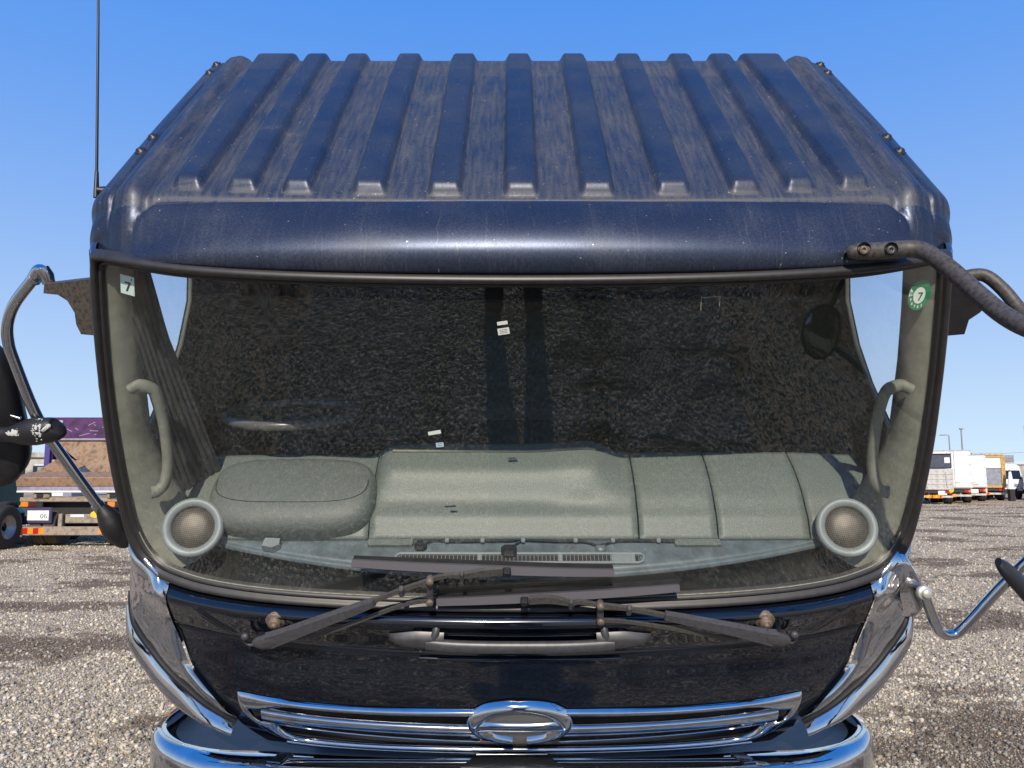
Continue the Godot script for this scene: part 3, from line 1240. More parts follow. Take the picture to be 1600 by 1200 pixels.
func wipers() -> void:
	var sets := [
		{"name": "wiper", "pivot": V(-0.697, -1.064, 0.522), "arm": [V(-0.706, -1.072, 0.604), V(-0.66, -1.047, 0.604), V(-0.56, -1.003, 0.592), V(-0.447, -0.961, 0.573), V(-0.40, -0.941, 0.566)], "rod": [V(-0.42, -0.948, 0.566), V(-0.324, -0.906, 0.552), V(-0.246, -0.879, 0.541)],
			"link": [V(-0.63, -1.088, 0.583), V(-0.526, -1.045, 0.587), V(-0.381, -0.995, 0.560), V(-0.307, -0.964, 0.554), V(-0.250, -0.955, 0.553)], "holder": [V(-0.247, -0.881, 0.536), V(-0.198, -0.873, 0.529), V(-0.159, -0.875, 0.527), V(-0.093, -0.866, 0.524), V(-0.049, -0.864, 0.521)],
			"blade": [V(-0.464, -0.868, 0.491), V(-0.287, -0.870, 0.503), V(-0.093, -0.875, 0.509), V(0.118, -0.883, 0.511), V(0.258, -0.889, 0.508)], "nozzle": [V(-0.690, -1.068, 0.59), V(-0.711, -1.085, 0.588), V(-0.746, -1.112, 0.584), V(-0.778, -1.126, 0.581), V(-0.791, -1.108, 0.577), V(-0.784, -1.090, 0.579)]},
		{"name": "wiper", "pivot": V(0.697, -1.062, 0.522), "arm": [V(0.712, -1.062, 0.602), V(0.67, -1.046, 0.604), V(0.598, -1.025, 0.599), V(0.476, -1.003, 0.585), V(0.40, -0.988, 0.577)], "rod": [V(0.42, -0.994, 0.577), V(0.30, -0.970, 0.568), V(0.221, -0.961, 0.562)],
			"link": [V(0.62, -1.098, 0.583), V(0.499, -1.056, 0.589), V(0.404, -1.030, 0.587), V(0.290, -1.018, 0.576), V(0.224, -1.015, 0.574)], "holder": [V(0.222, -0.965, 0.560), V(0.163, -0.955, 0.556), V(0.140, -0.959, 0.557), V(0.083, -0.950, 0.552), V(0.023, -0.952, 0.553)],
			"blade": [V(-0.234, -0.980, 0.539), V(-0.094, -0.970, 0.540), V(0.102, -0.958, 0.537), V(0.298, -0.947, 0.530), V(0.443, -0.940, 0.521)], "nozzle": [V(0.69, -1.048, 0.59), V(0.715, -1.066, 0.587), V(0.752, -1.093, 0.583), V(0.778, -1.117, 0.580), V(0.789, -1.100, 0.577), V(0.780, -1.081, 0.579)]},
	]
	for d in sets:
		var arm := spline(d.arm, 4)
		var wide := []
		for i in arm.size():
			wide.append(lerpf(0.050, 0.020, i / float(arm.size() - 1)))
		var w := part(d.name, strap(arm, wide, 0.020), M["wiper grey"], T, cabx)
		var sgn := signf(d.pivot.x)
		var s := Shape.new()
		s.lathe([Vector2(0, -0.02), Vector2(0.028, -0.02), Vector2(0.028, 0.019), Vector2(0.027, 0.0205), Vector2(0.0185, 0.021), Vector2(0.018, 0.022), Vector2(0.0175, 0.034), Vector2(0.0165, 0.0355), Vector2(0.009, 0.036), Vector2(0.0085, 0.041), Vector2(0.0, 0.0415)], Transform3D(Basis(Vector3(1, 0, 0), PI / 2 - 0.15), d.pivot + V(0, 0.008, 0.012)), 20)
		part("spindle", s, M["rusty steel"], w)
		# knuckle at the root of the arm
		s = Shape.new()
		s.tube([arm[0] + V(sgn * 0.048, -0.026, -0.008), arm[0] + V(sgn * 0.030, -0.016, -0.004), arm[0] + V(sgn * 0.005, -0.002, 0.0), arm[0] + V(-sgn * 0.03, 0.015, 0.0)], [0.012, 0.022, 0.024, 0.022], 12, 0.55, Vector3(0, 0.36, 1))
		part("knuckle", s, M["wiper grey"], w)
		var rod := spline(d.rod, 4)
		var rw := []
		for i in rod.size():
			rw.append(0.014)
		part("rod", strap(rod, rw, 0.010), M["bare steel"], w)
		var link := spline(d.link, 5)
		var lw := []
		for i in link.size():
			lw.append(0.012)
		part("parallel_link", strap(link, lw, 0.006), M["bare steel"], w)
		# bracket that joins rod, link and blade, with two bolts
		var e1: Vector3 = d.rod[2]
		var e2: Vector3 = d.link[4]
		part("end_bracket", strap([e1 + (e1 - e2) * 0.12, e1, e2, e2 + (e2 - e1) * 0.12], [0.018, 0.02, 0.02, 0.018], 0.010), M["wiper grey"], w)
		for e in [e1, e2]:
			s = Shape.new()
			s.lathe([Vector2(0, -0.012), Vector2(0.011, -0.012), Vector2(0.011, 0.010), Vector2(0.009, 0.014), Vector2(0.0, 0.015)], Transform3D(Basis(Vector3(1, 0, 0), PI / 2 - 0.3), e), 10)
			part("bolt", s, M["rusty steel"], w)
		s = Shape.new()
		s.rbox(d.rod[1] + V(0, 0, 0.004), V(0.014, 0.032, 0.018), 0.003)
		part("hose_clip", s, M["wiper grey"], w)
		s = Shape.new()
		s.rbox(d.holder[2] + V(0, 0, 0.004), V(0.011, 0.036, 0.016), 0.003)
		part("hose_clip", s, M["wiper grey"], w)
		var holder := spline(d.holder, 4)
		var hw := []
		for i in holder.size():
			hw.append(lerpf(0.012, 0.026, smoothstep(0.35, 0.8, i / float(holder.size() - 1))))
		part("blade_holder", strap(holder, hw, 0.011), M["bare steel"], w)
		s = Shape.new()
		s.rbox(d.holder[4] + V(signf(d.holder[4].x - d.holder[0].x) * 0.012, 0.001, 0.004), V(0.022, 0.022, 0.022), 0.004)
		part("blade_joint", s, M["black plastic"], w)
		var blade := spline(d.blade, 6)
		var bw := []
		for i in blade.size():
			bw.append(0.029 - 0.010 * absf(i / float(blade.size() - 1) - 0.45))
		var bl := part("blade", strap(blade, bw, 0.012, Vector3(0, 0.75, 0.7)), M["wiper blade"], w)
		var rub := []
		var rb := []
		for i in blade.size():
			var p: Vector3 = blade[i]
			rub.append(Vector3(p.x, p.y - 0.004, on_front(p.x, p.y - 0.004, 0.006).z))
			rb.append(0.006)
		part("rubber_lip", strap(rub, rb, 0.026), M["black plastic"], bl)
		path_tube("washer_pipe", d.nozzle, 0.0048, M["wiper grey"], w, Transform3D(), 5, 8)
		s = Shape.new()
		s.lathe([Vector2(0, -0.006), Vector2(0.012, -0.006), Vector2(0.011, 0.004), Vector2(0.0, 0.007)], Transform3D(Basis(Vector3(1, 0, 0), 1.2), d.nozzle[5]), 12)
		part("washer_nozzle", s, M["wiper grey"], w)


# ---------------------------------------------------------------- inside the cab
func pad_v(u: float, w: float) -> float:
	var v := -0.945 + 0.030 * smooth01(0.342, 0.27, w) + 0.012 * smooth01(0.30, 0.12, w)
	var hood := smooth01(-0.47, -0.40, u) * smooth01(0.34, 0.22, u)
	v += 0.045 * hood * smooth01(0.24, 0.13, w)
	# the swelling that runs out to the passenger side
	v += 0.012 * smooth01(0.03, 0.2, u) * smooth01(0.285 - 0.10 * smooth01(0.0, 0.22, u) + 0.09 * smooth01(0.0, 0.3, u), 0.20, w)
	var back := 0.085 - 0.035 * hood + 0.05 * smooth01(0.85, 1.08, absf(u))
	v -= 0.4 * pow(maxf(0.0, back + 0.03 - w), 1.5)
	return v


func ledge_front(u: float) -> float:
	return 0.472 - 0.15 * u * u


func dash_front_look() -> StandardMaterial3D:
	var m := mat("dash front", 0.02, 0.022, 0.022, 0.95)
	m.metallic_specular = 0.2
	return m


func dashboard() -> void:
	var panels := [[-1.09, -0.452], [-0.448, 0.352], [0.357, 0.588], [0.593, 0.862], [0.867, 1.09]]
	var dash: MeshInstance3D
	var s := Shape.new()
	# body under the panels: ledge, front drop to the glass, rear face
	var rows := []
	var drop := []
	for c in 18:
		var row := PackedVector3Array()
		for j in 89:
			var u := lerpf(-1.1, 1.1, j / 88.0)
			var lf := ledge_front(u)
			var p: Vector2
			if c == 0:
				p = Vector2(0.325, -0.99)
			elif c < 8:
				p = Vector2(lerpf(minf(0.334, lf - 0.01), lf - 0.012, (c - 1) / 6.0), -0.958 + 0.004 * sin(c / 8.0 * PI))
			elif c < 12:
				var t := (c - 8) / 3.0 * PI / 2
				p = Vector2(lf - 0.012 + 0.012 * sin(t), -0.970 + 0.012 * cos(t))
			else:
				var glass := on_front(u, -1.015, -0.012).z
				var t := (c - 11) / 6.0
				p = Vector2(lerpf(lf, maxf(lf, glass), pow(t, 4.0)), lerpf(-0.970, -1.05, minf(1.0, t * 1.2)))
			row.append(Vector3(u, p.y, p.x))
		if c < 12:
			rows.append(row)
		if c >= 11:
			drop.append(row)
	s.grid(rows)
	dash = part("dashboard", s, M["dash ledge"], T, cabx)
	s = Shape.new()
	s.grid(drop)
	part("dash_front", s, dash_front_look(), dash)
	for k in panels.size():
		var a: float = panels[k][0]
		var b: float = panels[k][1]
		s = Shape.new()
		rows = []
		var n := maxi(6, int((b - a) / 0.02))
		for i in 29:
			var row := PackedVector3Array()
			for j in n + 5:
				var g := clampf((j - 2) / float(n), 0, 1)
				var u := lerpf(a, b, g)
				var f := clampf((i - 2) / 24.0, 0, 1)
				var w0 := minf(0.340, ledge_front(u) + 0.10) - (0.035 * pow(maxf(0.0, absf(u) - 0.9) / 0.19, 2.0))
				var w := lerpf(w0, 0.02, f)
				var v := pad_v(u, w)
				if j == 0 or j == n + 4 or i == 0:
					v -= 0.03
				elif j == 1 or j == n + 3 or i == 1:
					v -= 0.004
				if i == 28:
					v = -1.35
				row.append(Vector3(u, v, w))
			rows.append(row)
		s.grid(rows)
		part("dash_panel", s, M["dash pad"], dash)
	# pale lip along the back of the middle panel
	s = Shape.new()
	var lip := []
	for j in 25:
		var u := lerpf(-0.40, 0.24, j / 24.0)
		lip.append(Vector3(u, pad_v(u, 0.062) + 0.003, 0.062))
	s.tube(lip, 0.005, 8)
	part("panel_lip", s, M["pillar trim"], dash)
	# instrument hood
	s = Shape.new()
	rows = []
	for L in [[-0.99, 0.250, 0.340, 0.085], [-0.94, 0.252, 0.344, 0.085], [-0.915, 0.252, 0.346, 0.085], [-0.897, 0.251, 0.344, 0.086], [-0.882, 0.248, 0.334, 0.088], [-0.870, 0.243, 0.316, 0.09], [-0.861, 0.236, 0.294, 0.093], [-0.855, 0.226, 0.268, 0.10], [-0.850, 0.195, 0.240, 0.115], [-0.847, 0.13, 0.205, 0.135], [-0.846, 0.0, 0.165, 0.165]]:
		var row := PackedVector3Array()
		for k in 60:
			var t := TAU * k / 60
			var cu := signf(cos(t)) * pow(absf(cos(t)), 0.55)
			var sw := signf(sin(t)) * pow(absf(sin(t)), 0.62)
			var mid: float = (L[2] + L[3]) / 2
			row.append(Vector3(-0.688 + L[1] * cu, L[0], mid + sw * (L[2] - L[3]) / 2))
		rows.append(row)
	s.grid(rows, true)
	var hood := part("instrument_hood", s, M["binnacle plastic"], dash)
	s = Shape.new()
	var seam := []
	for k in 31:
		seam.append(rows[7][k].lerp(rows[6][k], 0.3) + V(0, 0.0003, 0.0003))
	s.tube(seam, 0.0014, 6)
	part("seam", s, M["black plastic"], hood)
	# speakers
	for sgn in [-1, 1]:
		var up := V(-sgn * 0.16, 0.80, 0.50).normalized()
		var xf := Transform3D(Basis(up.cross(V(0, 0, 1)).normalized(), up, V(0, 0, 0)), V(sgn * 0.953, -0.888, 0.346))
		xf.basis.z = xf.basis.x.cross(xf.basis.y)
		s = Shape.new()
		s.lathe([Vector2(0.066, -0.12), Vector2(0.078, -0.05), Vector2(0.086, -0.012), Vector2(0.0865, 0.0), Vector2(0.083, 0.007), Vector2(0.077, 0.010), Vector2(0.067, 0.007), Vector2(0.0605, 0.001), Vector2(0.060, -0.006)], xf, 44)
		var ring := part("speaker", s, M["speaker ring"], dash)
		s = Shape.new()
		var gr := []
		var gu := []
		for q in [[0.0605, -0.006], [0.05, 0.0], [0.03, 0.004], [0.0005, 0.005]]:
			var row2 := PackedVector3Array()
			var uv2 := PackedVector2Array()
			for k in 33:
				var a := TAU * k / 32
				row2.append(xf * Vector3(q[0] * cos(a), q[1], q[0] * sin(a)))
				uv2.append(Vector2(q[0] * cos(a), q[0] * sin(a)) * 11.0)
			gr.append(row2)
			gu.append(uv2)
		s.grid(gr, false, gu)
		part("speaker_grille", s, M["speaker grille"], ring)
	# defroster slot with its frame and slats
	s = Shape.new()
	var fr := []
	for p in [Vector2(-0.352, 0.404), Vector2(0.352, 0.404), Vector2(0.362, 0.414), Vector2(0.356, 0.430), Vector2(0.345, 0.436), Vector2(-0.345, 0.436), Vector2(-0.356, 0.430), Vector2(-0.362, 0.414), Vector2(-0.352, 0.404)]:
		fr.append(Vector3(p.x, -0.951, p.y - 0.012))
	s.tube(fr, 0.0045, 8)
	var slot := part("defroster_frame", s, M["speaker ring"], dash)
	boxpart("slot", V(0, -0.955, 0.408), V(0.70, 0.006, 0.022), M["cabin black"], slot, 0.002)
	for k in 3:
		boxpart("divider", V([-0.118, 0.118, 0.30][k], -0.951, 0.408), V(0.012 if k < 2 else 0.07, 0.006, 0.026), M["speaker ring"], slot, 0.002)
	s = Shape.new()
	for k in 60:
		s.rbox(V(-0.345 + k * 0.0117, -0.952, 0.408), V(0.0016, 0.006, 0.022), 0.0003)
	var slats := part("slats", s, M["speaker ring"], slot)
	slats.set_meta("kind", "stuff")
	# things stuck to the dash: boxes, cable, small camera, satellite receiver, light sensor
	for u in [-0.382, 0.525]:
		boxpart("cover_block", V(u, -0.948, 0.356), V(0.135, 0.018, 0.022), M["dash pad"], dash, 0.003)
	var lead := [V(-0.285, -0.945, 0.362), V(-0.25, -0.944, 0.347), V(-0.2, -0.946, 0.352), V(-0.1, -0.945, 0.350), V(-0.03, -0.945, 0.349), V(0.0, -0.944, 0.346), V(0.1, -0.946, 0.351), V(0.19, -0.946, 0.353), V(0.235, -0.944, 0.366), V(0.29, -0.945, 0.350), V(0.4, -0.945, 0.350), V(0.46, -0.946, 0.352)]
	var cable := path_tube("cable", lead, 0.0030, M["cabin black"], dash, Transform3D(), 6, 8)
	for u in [-0.215, -0.11, 0.01, 0.165, 0.275, 0.41]:
		boxpart("cable_clip", V(u, -0.943, 0.350), V(0.012, 0.010, 0.014), M["speaker ring"], cable, 0.002)
	path_tube("receiver_lead", [V(0.005, -0.944, 0.349), V(-0.012, -0.945, 0.362), V(-0.028, -0.945, 0.378)], 0.0028, M["cabin black"], cable, Transform3D(), 4, 8)
	s = Shape.new()
	s.rbox(V(-0.032, -0.94, 0.390), V(0.046, 0.026, 0.040), 0.010)
	part("satellite_receiver", s, M["black plastic"], dash)
	s = Shape.new()
	s.rbox(V(-0.292, -0.944, 0.368), V(0.036, 0.020, 0.032), 0.008)
	s.lathe([Vector2(0.010, 0.0), Vector2(0.009, 0.006), Vector2(0.0, 0.003)], Transform3D(Basis(), V(-0.292, -0.934, 0.368)), 14)
	part("sensor_box", s, M["cabin black"], dash)
	s = Shape.new()
	s.lathe([Vector2(0.017, -0.01), Vector2(0.0165, 0.004), Vector2(0.013, 0.008), Vector2(0.0, 0.009)], Transform3D(Basis(), V(0.238, -0.951, 0.372)), 20)
	part("light_sensor", s, M["dash ledge"], dash)
	s = Shape.new()
	s.prism(PackedVector2Array([Vector2(-0.026, -0.014), Vector2(0.006, -0.02), Vector2(0.024, -0.008), Vector2(0.022, 0.014), Vector2(-0.022, 0.016)]), Transform3D(Basis(Vector3(1, 0, 0), -PI / 2), V(-0.728, -0.953, 0.365)), 0.022)
	part("corner_sensor", s, M["speaker ring"], dash)
	path_tube("sensor_lead", [V(-0.757, -0.93, 0.33), V(-0.757, -0.945, 0.352), V(-0.752, -0.946, 0.362)], 0.0025, M["cabin black"], dash, Transform3D(), 3, 6)


func cabin() -> void:
	# A pillar linings
	for sgn in [-1, 1]:
		var s := Shape.new()
		var rows := []
		for i in 26:
			var v := lerpf(-0.150, -1.0, i / 25.0)
			var ug := table([[-1.0, 1.03], [-0.966, 1.058], [-0.911, 1.104], [-0.82, 1.121], [-0.648, 1.122], [-0.463, 1.109], [-0.30, 1.088], [-0.152, 1.062], [-0.13, 1.05]], v)
			var wg := front_w(v) - bow(ug)
			var fat := 1.0 + 0.9 * smooth01(-0.65, -0.95, v) 
			var row := PackedVector3Array()
			for c in [[0.012, -0.010], [-0.018, -0.016], [-0.034, -0.030], [-0.048 , -0.052], [-0.056, -0.080], [-0.050, -0.105], [-0.03, -0.125], [0.01, -0.14]]:
				row.append(Vector3(sgn * (ug + c[0] * fat), v, wg + c[1] * (0.6 + 0.4 * fat)))
			rows.append(row)
		s.grid(rows)
		part("pillar_lining", s, M["pillar trim"], T, cabx)
		# grab handle on the pillar
		var h := [V(1.062, -0.480, 0.210), V(1.040, -0.474, 0.200), V(1.020, -0.486, 0.192), V(1.008, -0.515, 0.188), V(1.006, -0.60, 0.205), V(1.008, -0.70, 0.245), V(1.016, -0.755, 0.285), V(1.032, -0.772, 0.308), V(1.05, -0.768, 0.32)]
		var hp := []
		for p in h:
			hp.append(Vector3(sgn * p.x, p.y, p.z))
		s = Shape.new()
		s.tube(spline(hp, 5), 0.0185, 12, 0.8, Vector3(1, 0, 0))
		part("pillar_handle", s, M["pillar trim"], T, cabx)
	# seats
	for sgn in [-1, 1]:
		var s := Shape.new()
		s.rbox(V(sgn * 0.62, -1.14, -0.55), V(0.52, 0.16, 0.52), 0.06)
		var seat := part("seat", s, M["seat cloth"], T, cabx)
		s = Shape.new()
		s.rbox(V(sgn * 0.62, -0.80, -0.84), V(0.50, 0.62, 0.16), 0.06, Basis(Vector3(1, 0, 0), -0.2))
		part("seat_back", s, M["seat cloth"], seat)
		s = Shape.new()
		s.rbox(V(sgn * 0.62, -0.42, -0.92), V(0.27, 0.17, 0.11), 0.04, Basis(Vector3(1, 0, 0), -0.2))
		part("headrest", s, M["seat cloth"], seat)
		boxpart("seat_base", V(sgn * 0.62, -1.38, -0.55), V(0.42, 0.36, 0.44), M["cabin black"], seat, 0.02)
	boxpart("centre_console", V(0, -1.25, -0.55), V(0.5, 0.55, 0.6), M["cabin black"], T, 0.03).transform = cabx * Transform3D(Basis(), V(0, -1.25, -0.55))
	# steering wheel and column
	var c := Transform3D(Basis(Vector3(1, 0, 0), -0.55), V(-0.755, -0.865, -0.125))
	var s2 := Shape.new()
	var ring := []
	for k in 49:
		var t := TAU * k / 48
		ring.append(c * Vector3(0.215 * cos(t), 0, 0.215 * sin(t)))
	s2.tube(ring, 0.0155, 12)
	var wheel := part("steering_wheel", s2, mat("wheel grip", 0.09, 0.092, 0.09, 0.3), T, cabx)
	s2 = Shape.new()
	s2.rbox(c * V(0, -0.03, 0.02), V(0.17, 0.05, 0.14), 0.03, c.basis)
	part("wheel_hub", s2, M["cabin black"], wheel)
	for a in [0.15, PI - 0.15, PI / 2]:
		path_tube("spoke", [c * V(0.06 * cos(a), -0.025, 0.06 * sin(a)), c * V(0.21 * cos(a), 0, 0.21 * sin(a))], 0.014, M["cabin black"], wheel, Transform3D(), 1, 8)
	path_tube("steering_column", [V(-0.745, -0.88, -0.15), V(-0.745, -1.2, 0.1)], 0.05, M["cabin black"], T, cabx, 1)
	# gathered curtain by the driver's window
	s2 = Shape.new()
	var rows := []
	for i in 20:
		var f := i / 19.0
		var row := PackedVector3Array()
		for j in 45:
			var g := j / 44.0
			var pinch := lerpf(0.72, 1.15, absf(f - 0.3) * 1.3)
			var a := (g - 0.5) * pinch + 0.5
			row.append(Vector3(lerpf(-1.072, -0.985, a) + 0.012 * sin(g * 44.0 + sin(f * 3.0)) + 0.035 * f * f, lerpf(-0.18, -0.92, f), lerpf(0.115, 0.022, a) + 0.075 * f + 0.006 * cos(g * 44.0)))
		rows.append(row)
	s2.grid(rows)
	tag(part("curtain", s2, M["curtain cloth"], T, cabx), "dark gathered curtain beside the driver's window")
	# belt anchor on the pillar at the driver's side
	path_tube("seat_belt", [V(-1.03, -0.30, -0.56), V(-0.95, -0.7, -0.6), V(-0.90, -1.1, -0.55)], 0.012, mat("belt", 0.03, 0.035, 0.05, 0.6), T, cabx, 3, 6)


func front_frame(u: float, v: float, d: float, roll := 0.0) -> Transform3D:
	var e := 0.01
	var x := (on_front(u + e, v) - on_front(u - e, v)).normalized()
	var y := (on_front(u, v + e) - on_front(u, v - e)).normalized()
	var z := x.cross(y).normalized()
	y = z.cross(x)
	return Transform3D(Basis(x, y, z) * Basis(Vector3(0, 0, 1), roll), on_front(u, v) + z * d)


func label_plate(called: String, w: float, h: float, m: Material, xf: Transform3D, parent: Node) -> MeshInstance3D:
	var s := Shape.new()
	s.prism(PackedVector2Array([Vector2(-w / 2, -h / 2), Vector2(w / 2, -h / 2), Vector2(w / 2, h / 2), Vector2(-w / 2, h / 2)]), Transform3D(), 0.0006)
	return part(called, s, m, parent, xf)


func stickers() -> void:
	# square number sticker behind the upper left of the glass
	var xf := front_frame(-1.004, -0.183, -0.0085, -0.06)
	var p := label_plate("number_sticker", 0.042, 0.050, M["pale label"], cabx * xf, T)
	tag(p, "square pale sticker with the number 7 inside the windscreen")
	lettering("digit", "7", 0.025, M["black print"], p, Transform3D(Basis(), V(0.001, -0.004, 0.0012)), 0.0006)
	lettering("small_digit", "1", 0.007, M["black print"], p, Transform3D(Basis(), V(0.013, 0.017, 0.0012)), 0.0006)
	# round inspection sticker at the upper right
	xf = front_frame(1.024, -0.211, -0.0085, -0.12)
	var s := Shape.new()
	var o := PackedVector2Array()
	for k in 40:
		o.append(Vector2(0.036 * cos(TAU * k / 40), 0.040 * sin(TAU * k / 40)))
	s.prism(o, Transform3D(), 0.0006)
	p = part("inspection_sticker", s, M["green print"], T, cabx * xf)
	tag(p, "round green inspection sticker with a white centre and the number 7")
	s = Shape.new()
	o = PackedVector2Array()
	for k in 32:
		o.append(Vector2(0.019 * cos(TAU * k / 32), 0.0215 * sin(TAU * k / 32) - 0.001))
	s.prism(o, Transform3D(Basis(), V(0, 0, 0.0006)), 0.0005)
	s.prism(PackedVector2Array([Vector2(-0.012, 0.002), Vector2(-0.0345, -0.002), Vector2(-0.031, 0.019)]), Transform3D(Basis(), V(0, 0, 0.0007)), 0.0005)
	part("white_centre", s, M["white print"], p)
	lettering("digit", "7", 0.022, M["green print"], p, Transform3D(Basis(), V(0.002, -0.004, 0.0015)), 0.0006)
	lettering("small_digit", "10", 0.0085, M["green print"], p, Transform3D(Basis(), V(-0.0265, 0.006, 0.0015)), 0.0006)
	for k in 5:
		var a: float = PI + 0.35 + k * 0.42
		lettering("small_digit", ["9", "8", "7", "6", "5"][k], 0.0075, M["white print"], p, Transform3D(Basis(), V(0.0275 * cos(a), 0.031 * sin(a), 0.001)), 0.0006)
	# small paper labels
	p = label_plate("paper_label", 0.026, 0.009, M["white print"], cabx * front_frame(-0.047, -0.229, -0.0085, 0.16), T)
	p = label_plate("paper_label", 0.029, 0.017, M["white print"], cabx * front_frame(-0.044, -0.249, -0.0085, 0.16), T)
	for k in 3:
		boxpart("print_line", V(0, 0.004 - k * 0.004, 0.0009), V(0.02, 0.001, 0.0003), M["black print"], p, 0.0001)
	label_plate("paper_label", 0.034, 0.010, M["white print"], cabx * front_frame(-0.226, -0.512, -0.0085, 0.2), T)
	p = label_plate("paper_label", 0.020, 0.013, M["blue label"], cabx * front_frame(-0.213, -0.545, -0.0085, 0.12), T)
	for k in 2:
		boxpart("print_line", V(0, 0.003 - k * 0.005, 0.0009), V(0.013, 0.001, 0.0003), M["black print"], p, 0.0001)
	# tape corners left on the glass
	s = Shape.new()
	var t2 := front_frame(0.468, -0.187, -0.0085, 0.03)
	for q in [[0.0, 0.016, 0.050, 0.003], [-0.023, 0.0, 0.003, 0.034], [0.023, 0.004, 0.003, 0.026]]:
		s.rbox(t2 * V(q[0], q[1], 0), V(q[2], q[3], 0.0006), 0.0002, t2.basis)
	part("tape_remains", s, mat("old tape", 0.16, 0.14, 0.08, 0.7), T, cabx)


# ---------------------------------------------------------------- outside fittings
func roof_details() -> void:
	# bolt pairs on the drip rails
	for sgn in [-1, 1]:
		for w in [-1.0, -0.915, -0.358, -0.26]:
			var s := Shape.new()
			s.lathe([Vector2(0, -0.01), Vector2(0.017, -0.01), Vector2(0.017, 0.003), Vector2(0.010, 0.004), Vector2(0.010, 0.008), Vector2(0.006, 0.010), Vector2(0, 0.010)], Transform3D(Basis(Vector3(0, 0, 1), -sgn * 0.3), V(sgn * 1.062, -0.004, w)), 12)
			part("roof_bolt", s, M["black plastic"], T, cabx)
	# aerial
	var up := CAB.basis.inverse() * Vector3(-0.03, 1, 0.02)
	var foot := V(-1.142, -0.052, -0.115)
	var s2 := Shape.new()
	s2.tube([V(-1.100, -0.07, -0.135), V(-1.125, -0.058, -0.122), foot], [0.020, 0.014, 0.010], 10)
	s2.tube([foot - up * 0.02, foot + up * 0.05, foot + up * 0.055], [0.008, 0.0055, 0.004], 8)
	var aerial := part("aerial", s2, M["black plastic"], T, cabx)
	s2 = Shape.new()
	s2.tube([foot + up * 0.045, foot + up * 0.5 + V(-0.004, 0, 0), foot + up * 0.95 + V(-0.016, 0, 0)], [0.0042, 0.0036, 0.0028], 8)
	part("aerial_rod", s2, M["black plastic"], aerial)


